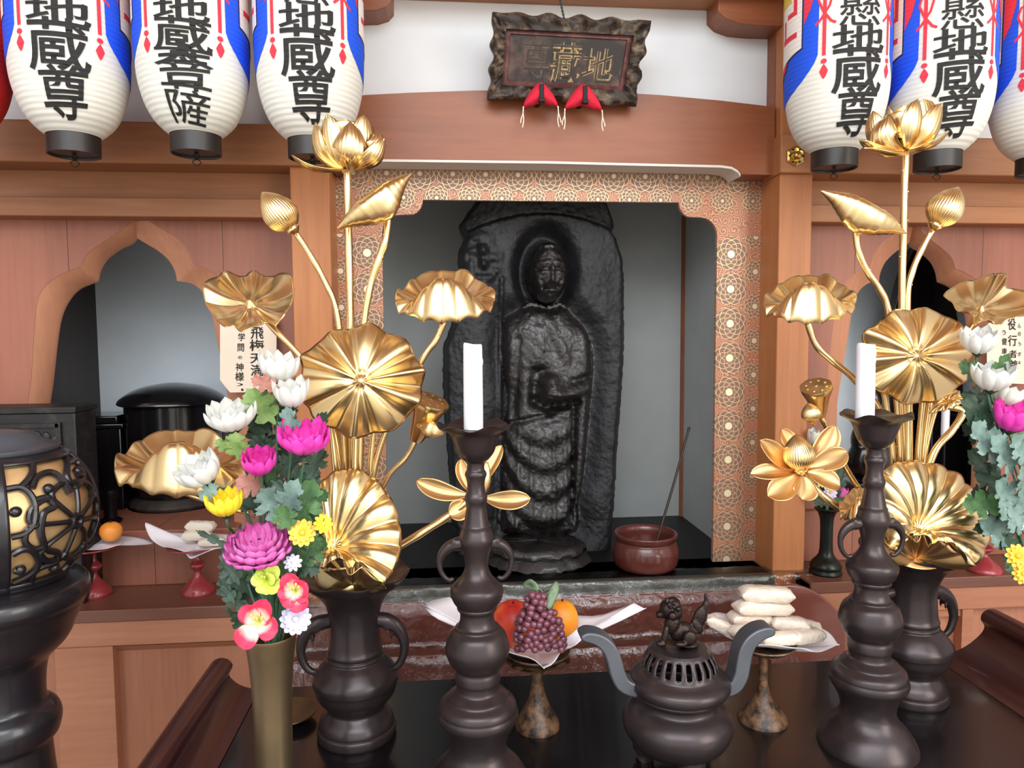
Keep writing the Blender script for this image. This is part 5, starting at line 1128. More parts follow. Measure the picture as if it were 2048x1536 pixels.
flower('chrysanthemum', 516, 1088, -.05, (.0, -.45, 1), 74, 58, 17, 4, M['p_magenta'], 'large purple pink pompon chrysanthemum at the bottom of the bouquet', 'flower', YF, mouth, GRP, wid=1.1, leaves=[((560, 1060), (480, 1040), 70, 'p_dusk', (.01, .0)), ((480, 1170), (445, 1115), 50, 'green_dark', (.0, .01)), ((470, 1210), (440, 1150), 40, 'green_dark', (.0, .02))])
def daisy(name, px, py, dY, ax, Rpx, n, mat, label, Y, mth, grp, core='p_gold', bend=None, leaves=()):
    c = P(px, py, Y+dY); k = S(px, py, Y); a = Vector(ax).normalized(); u = a.cross(Vector((.1, .2, 1))).normalized(); v = a.cross(u); o = thing(name, mth, label, 'flower', grp); g = G(); R = Rpx*k
    for rg, f in ((0, 1.), (1, .72)):
        for i in range(n):
            an = (i+.5*rg)/n*2*PI; d = u*math.cos(an)+v*math.sin(an); petal(g, c+d*R*.12, c+d*R*.6*f+a*R*(.12+.12*rg), c+d*R*f+a*R*(.05+.2*rg), R*.42*f, a, .25, 7, 5, .65)
    pt_ = obj('petals', g, mat, o, ang=180); g = G(); g.ell(c+a*R*.12, (R*.2, R*.2, R*.2), 12, 8); obj('centre', g, M[core], pt_)
    sk_ = stalk(o, [c, c-a*.01]+([P(b[0], b[1], Y+b[2]) for b in bend] if bend else [])+[mth+Vector(((c.x-mth.x)*.15, 0, .02)), mth-Vector((0, 0, .08))], .0013)
    for lf in leaves: mleaf(sk_, *lf[:2], lf[2], Y, M[lf[3]], *(lf[4:] if len(lf) > 4 else ()))
    return o
daisy('daisy', 605, 1066, -.05, (.1, -1, .4), 27, 12, M['p_gold'], 'golden yellow daisy against the low gilded leaf, the larger of two', YF, mouth, GRP, leaves=[((600, 1130), (652, 1075), 56, 'green', (-.02, -.03)), ((590, 1120), (640, 1145), 44, 'green_dark', (-.02, -.03))])
daisy('daisy', 646, 1048, -.05, (.5, -.8, .4), 20, 10, M['p_yellow'], 'small yellow daisy turned sideways over the low gilded leaf', YF, mouth, GRP, leaves=[((636, 1100), (625, 1062), 30, 'green', (-.045, -.05))])
daisy('daisy', 591, 1238, -.055, (.25, -1, .25), 30, 13, M['p_lilac'], 'white daisy hanging beside the mouth of the brass tube', YF, mouth, GRP, core='p_white', leaves=[((560, 1255), (520, 1238), 30, 'green_dark', (-.05, -.055))])
daisy('daisy', 586, 1126, -.045, (.1, -.8, .5), 18, 9, M['p_lilac'], 'tiny lilac daisy under the golden yellow one', YF, mouth, GRP, core='p_pale')
def lily(px, py, dY, tips, label, ws=1., mat='alstro', name='alstroemeria'):
    c = P(px, py, YF+dY); k = S(px, py, YF); o = thing(name, mouth, label, 'flower', GRP)
    for tx, ty, w_, dd in tips:
        g = G(); T = P(tx, ty, YF+dY+dd); Md = (c+T)/2+Vector((0, -.008, .0)); petal(g, c, Md, T, w_*k, (0, -1, .25), .3, 14, 9, .62); q = obj('petal', g, M[mat], o, ang=180, thick=.0004)
        at = q.data.attributes.new('along', 'FLOAT', 'POINT'); L = (T-c).length; off = wloc(q)
        at.data.foreach_set('value', [min(1, ((v.co+off-c).length/L)**1.4) for v in q.data.vertices])
    g = G()
    for i in range(5): e_ = c+Vector(((i-2)*.003, -.014, .010+.003*math.cos(i*2))); g.tube([c, (c+e_)/2+Vector((0, -.003, 0)), e_], .0006, 6); g.ell(e_, (.0012, .0012, .002), 6, 5)
    obj('stamen', g, M['p_lime'], o); stalk(o, [c, c+Vector((0, .012, -.006)), mouth+Vector(((c.x-mouth.x)*.3, 0, .01)), mouth-Vector((0, 0, .08))], .0016)
    return o
lily(592, 1182, -.06, [(574, 1146, 36, -.01), (614, 1166, 34, -.012), (618, 1190, 30, -.01), (606, 1222, 36, -.012), (562, 1206, 34, -.01), (556, 1180, 28, -.01)], 'pink and cream alstroemeria at right, above the white daisy')
lily(520, 1242, -.07, [(484, 1212, 36, -.012), (532, 1198, 40, -.014), (477, 1292, 44, -.012), (556, 1262, 44, -.014), (540, 1226, 26, -.008)], 'pink and cream alstroemeria hanging over the rim of the brass tube')
lily(535, 1160, -.05, [(506, 1150, 30, -.008), (520, 1136, 26, -.006), (556, 1132, 30, -.01), (562, 1172, 36, -.012), (526, 1188, 30, -.01), (548, 1150, 26, -.014)], 'lime green drooping flower below the large purple pink pompon', mat='p_lime', name='lily')
# leaf sprays
def spray(label, stalkpts, leaves, Y, mth, grp, name='leaf_spray'):
    o = thing(name, mth, label, 'foliage', grp); sk_ = stalk(o, [P(*p[:2], Y+p[2]) for p in stalkpts]+[mth-Vector((0, 0, .07))], .0016)
    for lf in leaves: mleaf(sk_, *lf[:2], lf[2], Y, M[lf[3]], *(lf[4:] if len(lf) > 4 else ()))
    return o
spray('spray of blue grey and green leaves at the right middle of the left bouquet', [(600, 960, .0), (580, 1100, .01), (550, 1260, 0)], [((572, 1040), (520, 975), 70, 'green_grey', (-.03, -.045)), ((560, 1050), (598, 955), 60, 'green_grey', (-.035, -.05)), ((590, 1060), (628, 958), 76, 'green', (-.03, -.04)), ((600, 1080), (648, 1030), 60, 'green_dark', (-.01, -.01)), ((575, 1000), (640, 940), 60, 'green_dark', (.0, .01)), ((555, 1010), (505, 955), 60, 'green_dark', (.0, .0)), ((560, 960), (600, 900), 56, 'green_dark', (.01, .01)), ((550, 930), (505, 870), 60, 'green_dark', (.02, .02)), ((600, 1010), (660, 985), 44, 'green', (-.0, .0)), ((580, 1060), (560, 1010), 50, 'green', (-.05, -.06))], YF, mouth, GRP)
spray('spray of dark green leaves at the lower left of the left bouquet', [(470, 1080, .02), (500, 1180, .01), (530, 1270, 0)], [((505, 1200), (440, 1090), 40, 'green_dark', (.01, .02)), ((500, 1230), (442, 1170), 36, 'green_dark', (.0, .01)), ((520, 1160), (470, 1120), 44, 'green', (.01, .01)), ((540, 1200), (510, 1130), 40, 'green_dark', (.01, .01)), ((560, 1150), (600, 1110), 40, 'green', (-.02, -.02)), ((560, 1220), (575, 1150), 40, 'green_dark', (-.0, -.0)), ((470, 1100), (390, 1060), 18, 'green_dark', (.0, -.0)), ((500, 1270), (466, 1225), 34, 'green_dark', (-.02, -.03))], YF, mouth, GRP)
spray('thin spray of needle like dark leaves sticking out low at the left of the bouquet', [(470, 1150, .03), (490, 1230, .02), (530, 1280, 0)], [((488, 1225), (446, 1140), 14, 'green_dark', (.02, .02)), ((486, 1220), (452, 1186), 12, 'green_dark', (.02, .01)), ((492, 1250), (448, 1212), 14, 'green_dark', (.02, .01)), ((484, 1180), (468, 1122), 12, 'green', (.02, .02))], YF, mouth, GRP)
spray('dense backing spray of dark leaves behind the blooms of the left bouquet', [(540, 800, .05), (548, 1000, .045), (546, 1250, .01)], [((548, 860), (590, 800), 60, 'green_dark', (.04, .04)), ((548, 900), (500, 850), 60, 'green_dark', (.04, .04)), ((548, 930), (600, 880), 60, 'green_dark', (.04, .04)), ((548, 960), (490, 930), 66, 'green_dark', (.04, .04)), ((550, 990), (620, 960), 66, 'green_dark', (.04, .04)), ((550, 1020), (480, 1000), 66, 'green_dark', (.04, .04)), ((550, 1040), (640, 1020), 60, 'green_dark', (.04, .04)), ((548, 1080), (470, 1060), 60, 'green_dark', (.04, .04)), ((548, 1100), (620, 1090), 60, 'green_dark', (.03, .03)), ((546, 1140), (460, 1110), 60, 'green_dark', (.04, .04)), ((546, 1190), (450, 1170), 56, 'green_dark', (.03, .03)), ((546, 1200), (600, 1170), 56, 'green_dark', (.02, .02)), ((546, 1240), (470, 1215), 56, 'green_dark', (.03, .02)), ((548, 840), (520, 780), 50, 'green', (.04, .04)), ((546, 1240), (610, 1216), 40, 'green', (.01, .01)), ((548, 1000), (540, 930), 56, 'green', (.04, .03))], YF, mouth, GRP)
# ---------------- right bouquet in a vase just past the frame
rax = 2098; pg = PZ(rax, 1470, ZT); YG = pg.y; GX = pg.x
tv2 = dup(tv, (GX, YG, ZT)); tv2['label'] = 'tall slim brass tube vase at the extreme right edge of the photo'
m2 = Vector((GX, YG, mouth.z)); GR2 = 'artificial flowers in the right vase'
flower('chrysanthemum', 1957, 684, .0, (-.15, -.25, 1), 37, 52, 9, 2, M['p_white'], 'white chrysanthemum topmost of the right bouquet, beneath the tilted gilded leaf', 'flower', YG, m2, GR2, bend=[(1985, 800, 0), (2050, 1000, 0)], leaves=[((1975, 770), (2020, 706), 36, 'green', (-.0, -.02)), ((1985, 760), (1912, 728), 50, 'green', (.02, .02)), ((1990, 800), (1920, 790), 50, 'green_dark', (.02, .02))])
flower('chrysanthemum', 1985, 757, -.02, (-.05, -.25, 1), 43, 54, 9, 2, M['p_white'], 'white chrysanthemum second from the top of the right bouquet', 'flower', YG, m2, GR2, bend=[(2010, 900, 0), (2060, 1050, 0)], leaves=[((2000, 860), (1920, 800), 70, 'green_dark', (.01, .01))])
flower('chrysanthemum', 2012, 790, .01, (.3, -.2, 1), 34, 46, 10, 2, M['p_pale'], 'pale greenish chrysanthemum tucked behind the pink one at right', 'flower', YG, m2, GR2, bend=[(2030, 900, 0)])
flower('chrysanthemum', 2026, 838, -.02, (.05, -.3, 1), 42, 56, 10, 3, M['p_pink'], 'hot pink chrysanthemum in the right bouquet', 'flower', YG, m2, GR2, bend=[(2050, 960, 0)])
daisy('daisy', 2034, 1112, -.03, (-.2, -1, .3), 24, 11, M['p_gold'], 'golden yellow daisy at the right edge, the upper of two', YG, m2, GR2)
daisy('daisy', 2046, 1148, -.03, (-.2, -1, .3), 22, 11, M['p_gold'], 'golden yellow daisy at the right edge, the lower of two', YG, m2, GR2)
daisy('daisy', 2042, 1046, -.02, (-.2, -1, .3), 14, 8, M['p_lilac'], 'tiny pale daisy among the grey leaves at the right edge', YG, m2, GR2)
spray('dense spray of blue grey leaves in the upper part of the right bouquet', [(1975, 800, .02), (2000, 950, .01), (2050, 1100, 0)], [((2000, 930), (1948, 842), 70, 'green_grey', (-.01, -.02)), ((2015, 900), (1925, 820), 60, 'green_dark', (.0, .0)), ((2030, 950), (1985, 870), 70, 'green_grey', (-.02, -.03)), ((2050, 930), (2030, 870), 60, 'green_grey', (-.03, -.04)), ((2000, 960), (1930, 900), 60, 'green_dark', (.02, .02)), ((1985, 880), (1920, 850), 60, 'green_dark', (.02, .03)), ((2020, 980), (1950, 950), 60, 'green_dark', (.01, .01)), ((1995, 1000), (1938, 985), 60, 'green_dark', (.02, .02)), ((2040, 890), (2000, 830), 60, 'green', (.02, .02))], YG, m2, GR2)
spray('dense spray of blue grey leaves in the lower part of the right bouquet', [(2000, 980, .02), (2030, 1060, .01), (2070, 1140, 0)], [((2048, 1030), (1985, 960), 80, 'green_grey', (-.02, -.03)), ((2052, 1060), (2000, 1010), 70, 'green_grey', (-.02, -.03)), ((2010, 1010), (1922, 1008), 60, 'green', (-.01, -.01)), ((2030, 1090), (1958, 1040), 70, 'green_grey', (.0, .0)), ((2050, 1100), (1985, 1075), 60, 'green_dark', (.0, .0)), ((2040, 1040), (1940, 1060), 50, 'green_dark', (.02, .02)), ((2060, 1150), (2000, 1110), 60, 'green_dark', (.01, .01)), ((2060, 1120), (2010, 1140), 40, 'green', (.0, .0)), ((2056, 1000), (2040, 930), 60, 'green_grey', (-.02, -.03)), ((2030, 1060), (1972, 1010), 60, 'green_dark', (.02, .03))], YG, m2, GR2)
# ================================================================== standing lamp at the left edge
lax = 2; YLA = 1.1; LX = X_(lax, 1100, YLA); lm = thing('standing_lamp', (LX, YLA, 0), 'large black standing lamp with a round openwork shade at the left edge', 'lamp')
M['lamp_black'] = plain('black painted turned wood', lin(30, 27, 31), .34, coat=.3, var=.25, nscale=6)
glob = [(905, 130), (912, 142), (920, 152), (941, 173), (965, 190), (1000, 202), (1030, 206), (1060, 202), (1096, 186), (1120, 165), (1140, 143), (1150, 132), (1160, 130)]
gp_ = prof(lax, glob, YLA); gq = bez([Vector((r, 0, z)) for r, z in gp_], 4); gz = np.array([v.z for v in gq])[::-1]; gr_ = np.array([v.x for v in gq])[::-1]
C0 = Vector((LX, YLA, 0))
def ong(deg, py, off=0.):
    z = Z_(lax, py, YLA); r = float(np.interp(z, gz, gr_))+off; a = math.radians(deg)-PI/2-math.atan2(LX, YLA); return C0+Vector((math.cos(a)*r, math.sin(a)*r, z))
g = G(); g.lathe(C0, [(r-.004, z) for r, z in gp_], 64, caps=True)
def glowmat():
    t = NT('aged gold backing screen'); f = t.noise(t.coord(), 24, 5); t.col(t.ramp(f, [(.3, lin(206, 160, 106)), (.7, lin(238, 200, 146))])); t.set(Roughness=.4, Metallic=.55); return t.m
obj('gold_screen', g, glowmat(), lm)
pk = S(lax, 1030, YLA)
def strokes(g, pts, r=.0042):
    r *= .82
    q = bez([Vector((a, b, 0)) for a, b in pts], 7); g.tube([ong(v.x, v.y, .001) for v in q], r, 8)
fr_ = G()
for d in range(4):
    c = d*90+0
    for s_ in (-4.5, 4.5): pass
    fr_.grid([[ong(c+x, py, .003) for x in (-7, -3, 0, 3, 5)] for py in np.linspace(906, 1158, 26)])
for py0, py1 in ((905, 918), (1142, 1160)): fr_.grid([[ong(x, p_, .003) for x in range(0, 360, 6)] for p_ in np.linspace(py0, py1, 4)], cv=True)
obj('frame', fr_, M['lamp_black'], lm, thick=.006, ang=180)
LSTR = [[(70, 745), (180, 745), (250, 790), (288, 870), (288, 960), (258, 1050), (190, 1095), (95, 1105)], [(95, 1250), (170, 1225), (240, 1240), (285, 1300), (300, 1370), (270, 1430), (200, 1475), (95, 1510)],
        [(190, 740), (260, 690), (296, 640), (300, 580)], [(280, 760), (330, 690), (420, 668), (500, 700), (560, 775), (600, 860)], [(300, 855), (400, 852), (440, 890), (455, 932), (372, 958), (340, 1030), (330, 1120), (350, 1210), (390, 1280), (462, 1322), (450, 1400), (300, 1425)],
        [(300, 1425), (250, 1470), (240, 1560)], [(450, 1400), (530, 1380), (590, 1420), (580, 1500), (500, 1560)], [(610, 600), (590, 700), (615, 780), (690, 790), (760, 830)], [(610, 640), (690, 640), (760, 700), (740, 760), (690, 740)], [(590, 1420), (660, 1440), (740, 1400)]]
LBUL = [(140, 920), (150, 1400), (420, 790), (440, 1470), (705, 720)]
def lpx(cx_, cy_):
    x, y = cx_/4.267, 780+cy_/4.267; hw = float(np.interp(y, [q[0] for q in glob], [q[1] for q in glob])); return math.degrees(math.asin(max(-.98, min(.98, (x-lax)/hw)))), y
for d in range(4):
    c = d*90; g = G(); cx, cy = c+47, 1037
    for k in range(8):
        a = (k+.25)/8*2*PI; strokes(g, [(cx+math.cos(a)*3, cy+math.sin(a)*8), (cx+math.cos(a)*16, cy+math.sin(a)*34), (cx+math.cos(a)*28, cy+math.sin(a)*62)], .0044)
        b = a+2*PI/8; m_ = (a+b)/2; strokes(g, [(cx+math.cos(a)*28, cy+math.sin(a)*62), (cx+math.cos(a*.7+m_*.3)*33, cy+math.sin(a*.7+m_*.3)*72), (cx+math.cos(m_)*35, cy+math.sin(m_)*77), (cx+math.cos(b*.7+m_*.3)*33, cy+math.sin(b*.7+m_*.3)*72), (cx+math.cos(b)*28, cy+math.sin(b)*62)], .0054)
    hb = [(cx+math.cos(a)*4, cy+math.sin(a)*11) for a in np.linspace(0, 2*PI, 9)]; strokes(g, hb, .0056)
    for st_ in LSTR: strokes(g, [(lpx(a, b)[0]+c, lpx(a, b)[1]) for a, b in st_], .0058)
    for a, b in LBUL: q = lpx(a, b); g.ell(ong(q[0]+c, q[1], .0), (.0075, .0075, .0075), 10, 8)
    strokes(g, [(lpx(92, 920)[0]+c, lpx(92, 920)[1]), (lpx(140, 920)[0]+c, lpx(140, 920)[1])], .005); strokes(g, [(lpx(95, 1400)[0]+c, lpx(95, 1400)[1]), (lpx(150, 1400)[0]+c, lpx(150, 1400)[1])], .005)
    obj('openwork', g, M['lamp_black'], lm)
g = G(); turn(g, lax, [(1156, 130), (1162, 160), (1166, 180), (1172, 192), (1184, 198), (1200, 197), (1212, 188), (1220, 184), (1228, 179), (1250, 166), (1274, 154), (1292, 140), (1305, 124), (1316, 110), (1326, 100), (1344, 94), (1372, 90), (1405, 90), (1414, 100), (1424, 113), (1440, 120), (1452, 120), (1464, 117), (1476, 112), (1486, 100), (1494, 97), (1540, 100), (1640, 108), (1780, 104), (1800, 124), (1830, 130), (1850, 110), (2000, 118), (2140, 150), (2160, 190), (2180, 200)], YLA, 64, axpy=1300, zlast=0.0, dens_=3); obj('turned_post', g, M['lamp_black'], lm)
g = G(); pz_ = prof(lax, [(905, 132), (898, 138), (893, 138), (890, 120), (884, 100), (870, 86), (862, 40), (858, 3)], YLA); g.lathe(C0, pz_, 64); obj('top_cap', g, plain('grey black top in lit tone', lin(70, 72, 78), .35, var=.3), lm)  # paler bluish grey of the cap stands in for light on the top rim

# ================================================================== left bay: dark furniture on the step, stands on the shelf
YK = 1.50
x0, x1 = X_(-60, 1000, YK), X_(152, 870, YK); zt0, zt1 = Z_(60, 815, YK), ZS
kb = thing('shrine_cabinet', ((x0+x1)/2, YK+.04, ZS), 'small black carved shrine cabinet on the left shelf behind the standing lamp', 'cabinet')
M['cab'] = worn('blackened carved wood', lin(22, 19, 18), lin(60, 55, 52), 40, .5, .78, .5)
g = G(); g.box(x0, x1, YK, YK+.085, zt1, zt0-.012); obj('body', g, M['cab'], kb, bevel=.002)
g = G(); g.box(x0-.004, x1+.003, YK-.004, YK+.088, zt0-.012, zt0); obj('top_board', g, M['cab'], kb, bevel=.0015)
g = G(); k = S(60, 870, YK)
for a, b, c_, d in ((x0+.01, x1-.03, zt0-.10, zt0-.085), (x0+.01, x1-.03, zt0-.04, zt0-.032), (x1-.036, x1-.026, zt0-.10, zt0-.03), (x0+.01, x0+.02, zt0-.10, zt0-.03)): g.box(a, b, YK-.006, YK, c_, d)
for i in range(9): g.ell((x0+.03+i*(x1-x0-.07)/8, YK-.001, zt0-.062+.006*math.sin(i*2.2)), (.009, .004, .012), 10, 8)
obj('carved_frame', g, M['cab'], kb)
YD = 1.86; dax = 350; DX = X_(dax, 900, YD)
dr = thing('lacquer_vessel', (DX, YD, ZRT), 'round black lacquer vessel with a domed lid inside the left cusped window', 'vessel')
g = G(); turn(g, dax, [(765, 3), (766, 20), (772, 58), (782, 86), (793, 104), (800, 110), (805, 111), (808, 104)], YD, 48, axpy=900); obj('lid', g, M['black_lacquer'], dr)
g = G(); turn(g, dax, [(808, 102), (812, 98), (900, 97), (950, 94), (975, 84), (984, 78)], YD, 48, axpy=900); obj('body', g, M['black_lacquer'], dr)
g = G(); g2 = prof(dax, [(984, 70), (992, 86), (1000, 92), (1008, 88), (1018, 78), (1030, 92), (1040, 96)], YD); g.lathe((DX, YD, 0), g2+[(g2[-1][0], ZRT)], 72, wav=lambda k, a, r, z: (r*(1+.035*abs(math.cos(10*a))*(1 <= k <= 3)), z)); obj('petal_stand', g, plain('dull grey brown lacquer', lin(58, 50, 46), .4), dr)
x0, x1 = X_(140, 950, 1.80), X_(245, 950, 1.80)
g = G(); zt0 = Z_(200, 832, 1.80); g.box(x0, x1, 1.80, 1.90, ZRT, zt0-.03); g.box(x0-.01, x1+.01, 1.79, 1.91, zt0-.03, zt0-.018); g.box(x0+.005, x1-.005, 1.795, 1.905, zt0-.018, zt0)
tag(obj('altar_stand', g, M['black_lacquer'], origin=((x0+x1)/2, 1.85, ZRT), bevel=.003), 'square black lacquer stand left of the round vessel inside the left window', 'stand')
px_ = P(222, 1050, 1.68); g = G(); g.lathe((px_.x, 1.68, ZRT), [(.022, 0), (.024, .006), (.014, .012), (.013, .05), (.020, .062), (.020, .075), (.002, .075)], 24)
tag(obj('small_stand', g, M['bronze_black'], origin=(px_.x, 1.68, ZRT)), 'small black turned stand on the step between the lamp and the round vessel', 'stand')
# red lacquer stands on the shelves
def redstand(px, py, label, R=56, top=1088):
    p = PZ(px, py, ZS); o = thing('red_stand', (p.x, p.y, ZS), label, 'stand', 'red lacquer offering stands'); k = S(px, py, p.y); h = Z_(px, top, p.y)-ZS
    g = G(); q = [(31*k, 0), (32*k, .004), (30*k, .010), (24*k, .018), (15*k, .027), (8*k, .036), (6*k, .042), (7*k, .046), (13*k, .052), (15*k, .056), (13*k, .060), (7*k, .066), (5.5*k, .074), (6*k, .080), (11*k, .086)]; f = (h-.012)/.086
    q = [(r, z*f) for r, z in q]; qq = bez([Vector((r, 0, z)) for r, z in q], 3); g.lathe((p.x, p.y, ZS), [(v.x, v.z) for v in qq], 32); obj('foot', g, M['red_lacquer'], o)
    g = G(); g.lathe((p.x, p.y, ZS+h-.012), [(9*k, 0), (R*.6*k, .003), (R*k, .010), (R*k, .013), (R*.9*k, .010), (R*.4*k, .006), (.001, .006)], 40); obj('plate', g, M['red_lacquer'], o)
    return o, p, ZS+h-.006
r1, q1, h1 = redstand(397, 1186, 'red lacquer stand with white paper and pale cakes left of the bouquet')
r2, q2, h2 = redstand(190, 1190, 'red lacquer stand with an orange close to the standing lamp', top=1090)
Yq = q1.y; hq = Z_(380, 1085, Yq); C1 = (395, 1086)
paper([(291, 1045, .02), (300, 1075, .0), (322, 1092, -.025), (344, 1096, -.04), (368, 1104, -.05), (381, 1117, -.056), (400, 1110, -.05), (430, 1098, -.045), (462, 1094, -.03), (480, 1082, .0), (460, 1070, .03), (420, 1066, .05), (370, 1066, .05), (325, 1062, .04)], (C1[0], C1[1], 0), Yq, 'white paper with one tall corner on the red stand left of the bouquet', dome=-.002)
M['cake2'] = plain('pale rice cake', lin(224, 212, 196), .6, var=.06, bump=.1)
for px, py, wd, h_, dy, rz, lb in ((402, 1052, 56, 20, .0, -.1, 'pale cake on top of the pile on the red stand'), (394, 1071, 56, 20, -.008, .1, 'pale cake under the top one on the red stand'), (424, 1084, 52, 16, -.03, .3, 'wrapped pale cake at the front of the red stand')):
    cake(px, py, wd, h_, dy, rz, 2, lb, M['cake2'], 'pale cakes on the red stand', Yq)
Yq2 = q2.y
paper([(176, 1100, -.03), (210, 1098, -.045), (240, 1090, -.04), (272, 1090, -.02), (306, 1086, .0), (280, 1076, .03), (240, 1072, .045), (190, 1078, .04), (150, 1086, .02), (140, 1096, -.01)], (205, 1087, 0), Yq2, 'white paper under the orange on the red stand', dome=-.002)
fruit(222, 1063, 21, 20, Yq2-.005, M_or if False else fruitmat('mandarin skin', lin(236, 130, 36), lin(242, 150, 56), lin(246, 168, 80)), 'orange', 'small orange on the red stand beside the standing lamp', 'orange', dent=.08)['group'] = 'fruit on the left shelf'
# paper sign hung on the window edge
def hangsign(rim, Y, label, rows, nm='paper_sign'):
    q = [P(a, b, Y) for a, b in rim]; g = G(); n = len(q); c = sum(q, Vector())/n; g.add(q+[p+Vector((0, .0012, 0)) for p in q], [tuple(range(n)), tuple(range(2*n-1, n-1, -1))]+[(i, i+n, (i+1) % n+n, (i+1) % n) for i in range(n)])
    o = thing(nm, c, label, 'sign'); obj('sheet', g, M['sign_paper'], o, smooth=False); g = G()
    for ch, x0, x1, y0, y1 in rows:
        vs, fs = glyphs(ch, .012); g.add([P((x0+x1)/2+v.x*(x1-x0), (y0+y1)/2-v.y*(y1-y0), Y-.0012) for v in vs], fs)
    obj('lettering', g, M['ink'], o, smooth=False); return o
hangsign([(440, 640), (553, 632), (553, 772), (514, 784), (460, 785), (440, 760)], 1.595, 'cream paper sign with a column of brush lettering hung beside the left cusped window',
    [('飛', 501, 527, 654, 678), ('梅', 499, 528, 679, 702), ('天', 500, 526, 707, 727), ('満', 501, 527, 729, 752), ('学', 476, 490, 666, 682), ('問', 475, 488, 687, 703), ('の', 476, 484, 712, 718), ('神', 471, 487, 726, 742), ('様', 470, 488, 744, 762), ('）', 472, 486, 766, 772), ('（', 474, 488, 655, 660), ('.', 482, 487, 777, 782)])
hangsign([(1974, 650), (1984, 641), (2052, 632), (2052, 768), (1984, 766), (1974, 752)], 1.595, 'cream paper sign with brush lettering at the right edge under the tilted gilded leaf',
    [('役', 2016, 2032, 636, 660), ('行', 2016, 2034, 670, 692), ('者', 2018, 2034, 700, 716), ('尊', 2018, 2036, 720, 742), ('ん', 2036, 2042, 646, 656), ('の', 2036, 2042, 664, 672), ('う', 2036, 2042, 684, 692), ('ぎ', 2036, 2043, 704, 712), ('ょ', 2036, 2042, 722, 728), ('う', 2004, 2012, 660, 670), ('健', 2004, 2014, 676, 690), ('康', 2004, 2014, 696, 708)])

# ================================================================== right bay
YM = 1.86
g = G(); hp_ = bez([(X_(a, b, YM), 0, Z_(a, b, YM)) for a, b in ((1800, 1010), (1785, 900), (1780, 780), (1784, 660), (1798, 580), (1816, 525), (1838, 490), (1868, 520), (1902, 580), (1922, 680), (1926, 800), (1916, 900), (1900, 1010))], 6)
g.prism([(p.x, p.z) for p in hp_]+[(hp_[-1].x, ZRT), (hp_[0].x, ZRT)], YM, YM+.03); tag(obj('halo_screen', g, M['black_lacquer'], origin=(X_(1822, 800, YM), YM, ZRT), bevel=.003), 'tall black pointed halo standing inside the right cusped window', 'halo')
g = G(); k = S(1740, 850, 1.75)
for px, py, rx, ry, rz in ((1745, 800, 17, 17, 24), (1740, 850, 34, 24, 40), (1748, 920, 56, 36, 50), (1742, 775, 12, 12, 12), (1720, 880, 18, 18, 34), (1772, 880, 18, 18, 34)): g.ell(P(px, py, 1.75), (rx*k, ry*k, rz*k), 18, 12)
p = P(1748, 960, 1.75); g.box(p.x-58*k, p.x+58*k, 1.71, 1.80, ZRT, p.z)
tag(obj('seated_statue', g, M['black_lacquer'], origin=(p.x, 1.75, ZRT), remesh=.004), 'small black seated statue inside the right window behind the lotus stems', 'statue')
g = G(); p = P(1930, 960, 1.78); g.box(X_(1862, 900, 1.78), X_(1990, 900, 1.78), 1.78, 1.83, ZRT, Z_(1900, 830, 1.78)); tag(obj('altar_stand', g, M['black_lacquer'], origin=(p.x, 1.8, ZRT), bevel=.003), 'square black lacquer stand inside the right window behind the thin white candle', 'stand')
p = P(1885, 1000, 1.72); k = S(1885, 900, 1.72); o = thing('thin_candle', (p.x, 1.72, ZRT), 'thin white candle on a dark pricket inside the right window', 'candle')
zc0 = Z_(1885, 872, 1.72); g = G(); g.lathe((p.x, 1.72, 0), [(7.5*k, zc0), (7.5*k, Z_(1885, 812, 1.72)), (5*k, Z_(1885, 810, 1.72)), (.0004, Z_(1885, 810, 1.72))], 20); obj('wax_body', g, M['wax'], o)
g = G(); g.lathe((p.x, 1.72, 0), [(18*k, ZRT), (18*k, ZRT+.006), (3*k, ZRT+.016), (2.4*k, zc0-.012), (12*k, zc0-.004), (12*k, zc0), (.001, zc0)], 20); obj('pricket', g, M['bronze_black'], o)
# small bronze bud vase on the right shelf
pv3 = PZ(1651, 1146, ZS); k = S(1651, 1100, pv3.y)*.92; hh = Z_(1651, 1016, pv3.y)-ZS
o = thing('bud_vase', (pv3.x, pv3.y, ZS), 'slim black bronze bud vase on the right shelf behind the candlestick', 'vase')
g = G(); q = bez([Vector((r*k, 0, z*hh)) for r, z in ((33, 0), (34, .03), (31, .07), (33, .12), (28, .19), (18, .27), (14, .36), (13, .6), (14, .82), (19, .93), (25, .98), (26, 1.0), (22, 1.0), (14, .93), (10, .8), (2, .78))], 4); g.lathe((pv3.x, pv3.y, ZS), [(max(v.x, .0005), v.z) for v in q], 36); obj('vase_body', g, plain('greenish black bronze', lin(38, 42, 38), .3, .6, var=.25), o)
m3 = Vector((pv3.x, pv3.y, ZS+hh)); Y3 = pv3.y; GR3 = 'small flowers in the bud vase'
flower('tulip', 1627, 873, .0, (-.1, -.2, 1), 13, 34, 6, 2, M['p_white'], 'small white bud above the bud vase', 'flower', Y3, m3, GR3, cal=False)
daisy('daisy', 1660, 985, -.01, (0, -1, .3), 15, 10, M['p_lilac'], 'tiny lilac daisy over the bud vase', Y3, m3, GR3)
daisy('daisy', 1640, 962, -.0, (-.2, -1, .5), 14, 10, M['p_lime'], 'tiny lime green daisy over the bud vase', Y3, m3, GR3)
flower('tulip', 1682, 985, .0, (.3, -.2, 1), 14, 26, 6, 2, M['p_magenta'], 'small purple pink bud over the bud vase', 'flower', Y3, m3, GR3, cal=False)
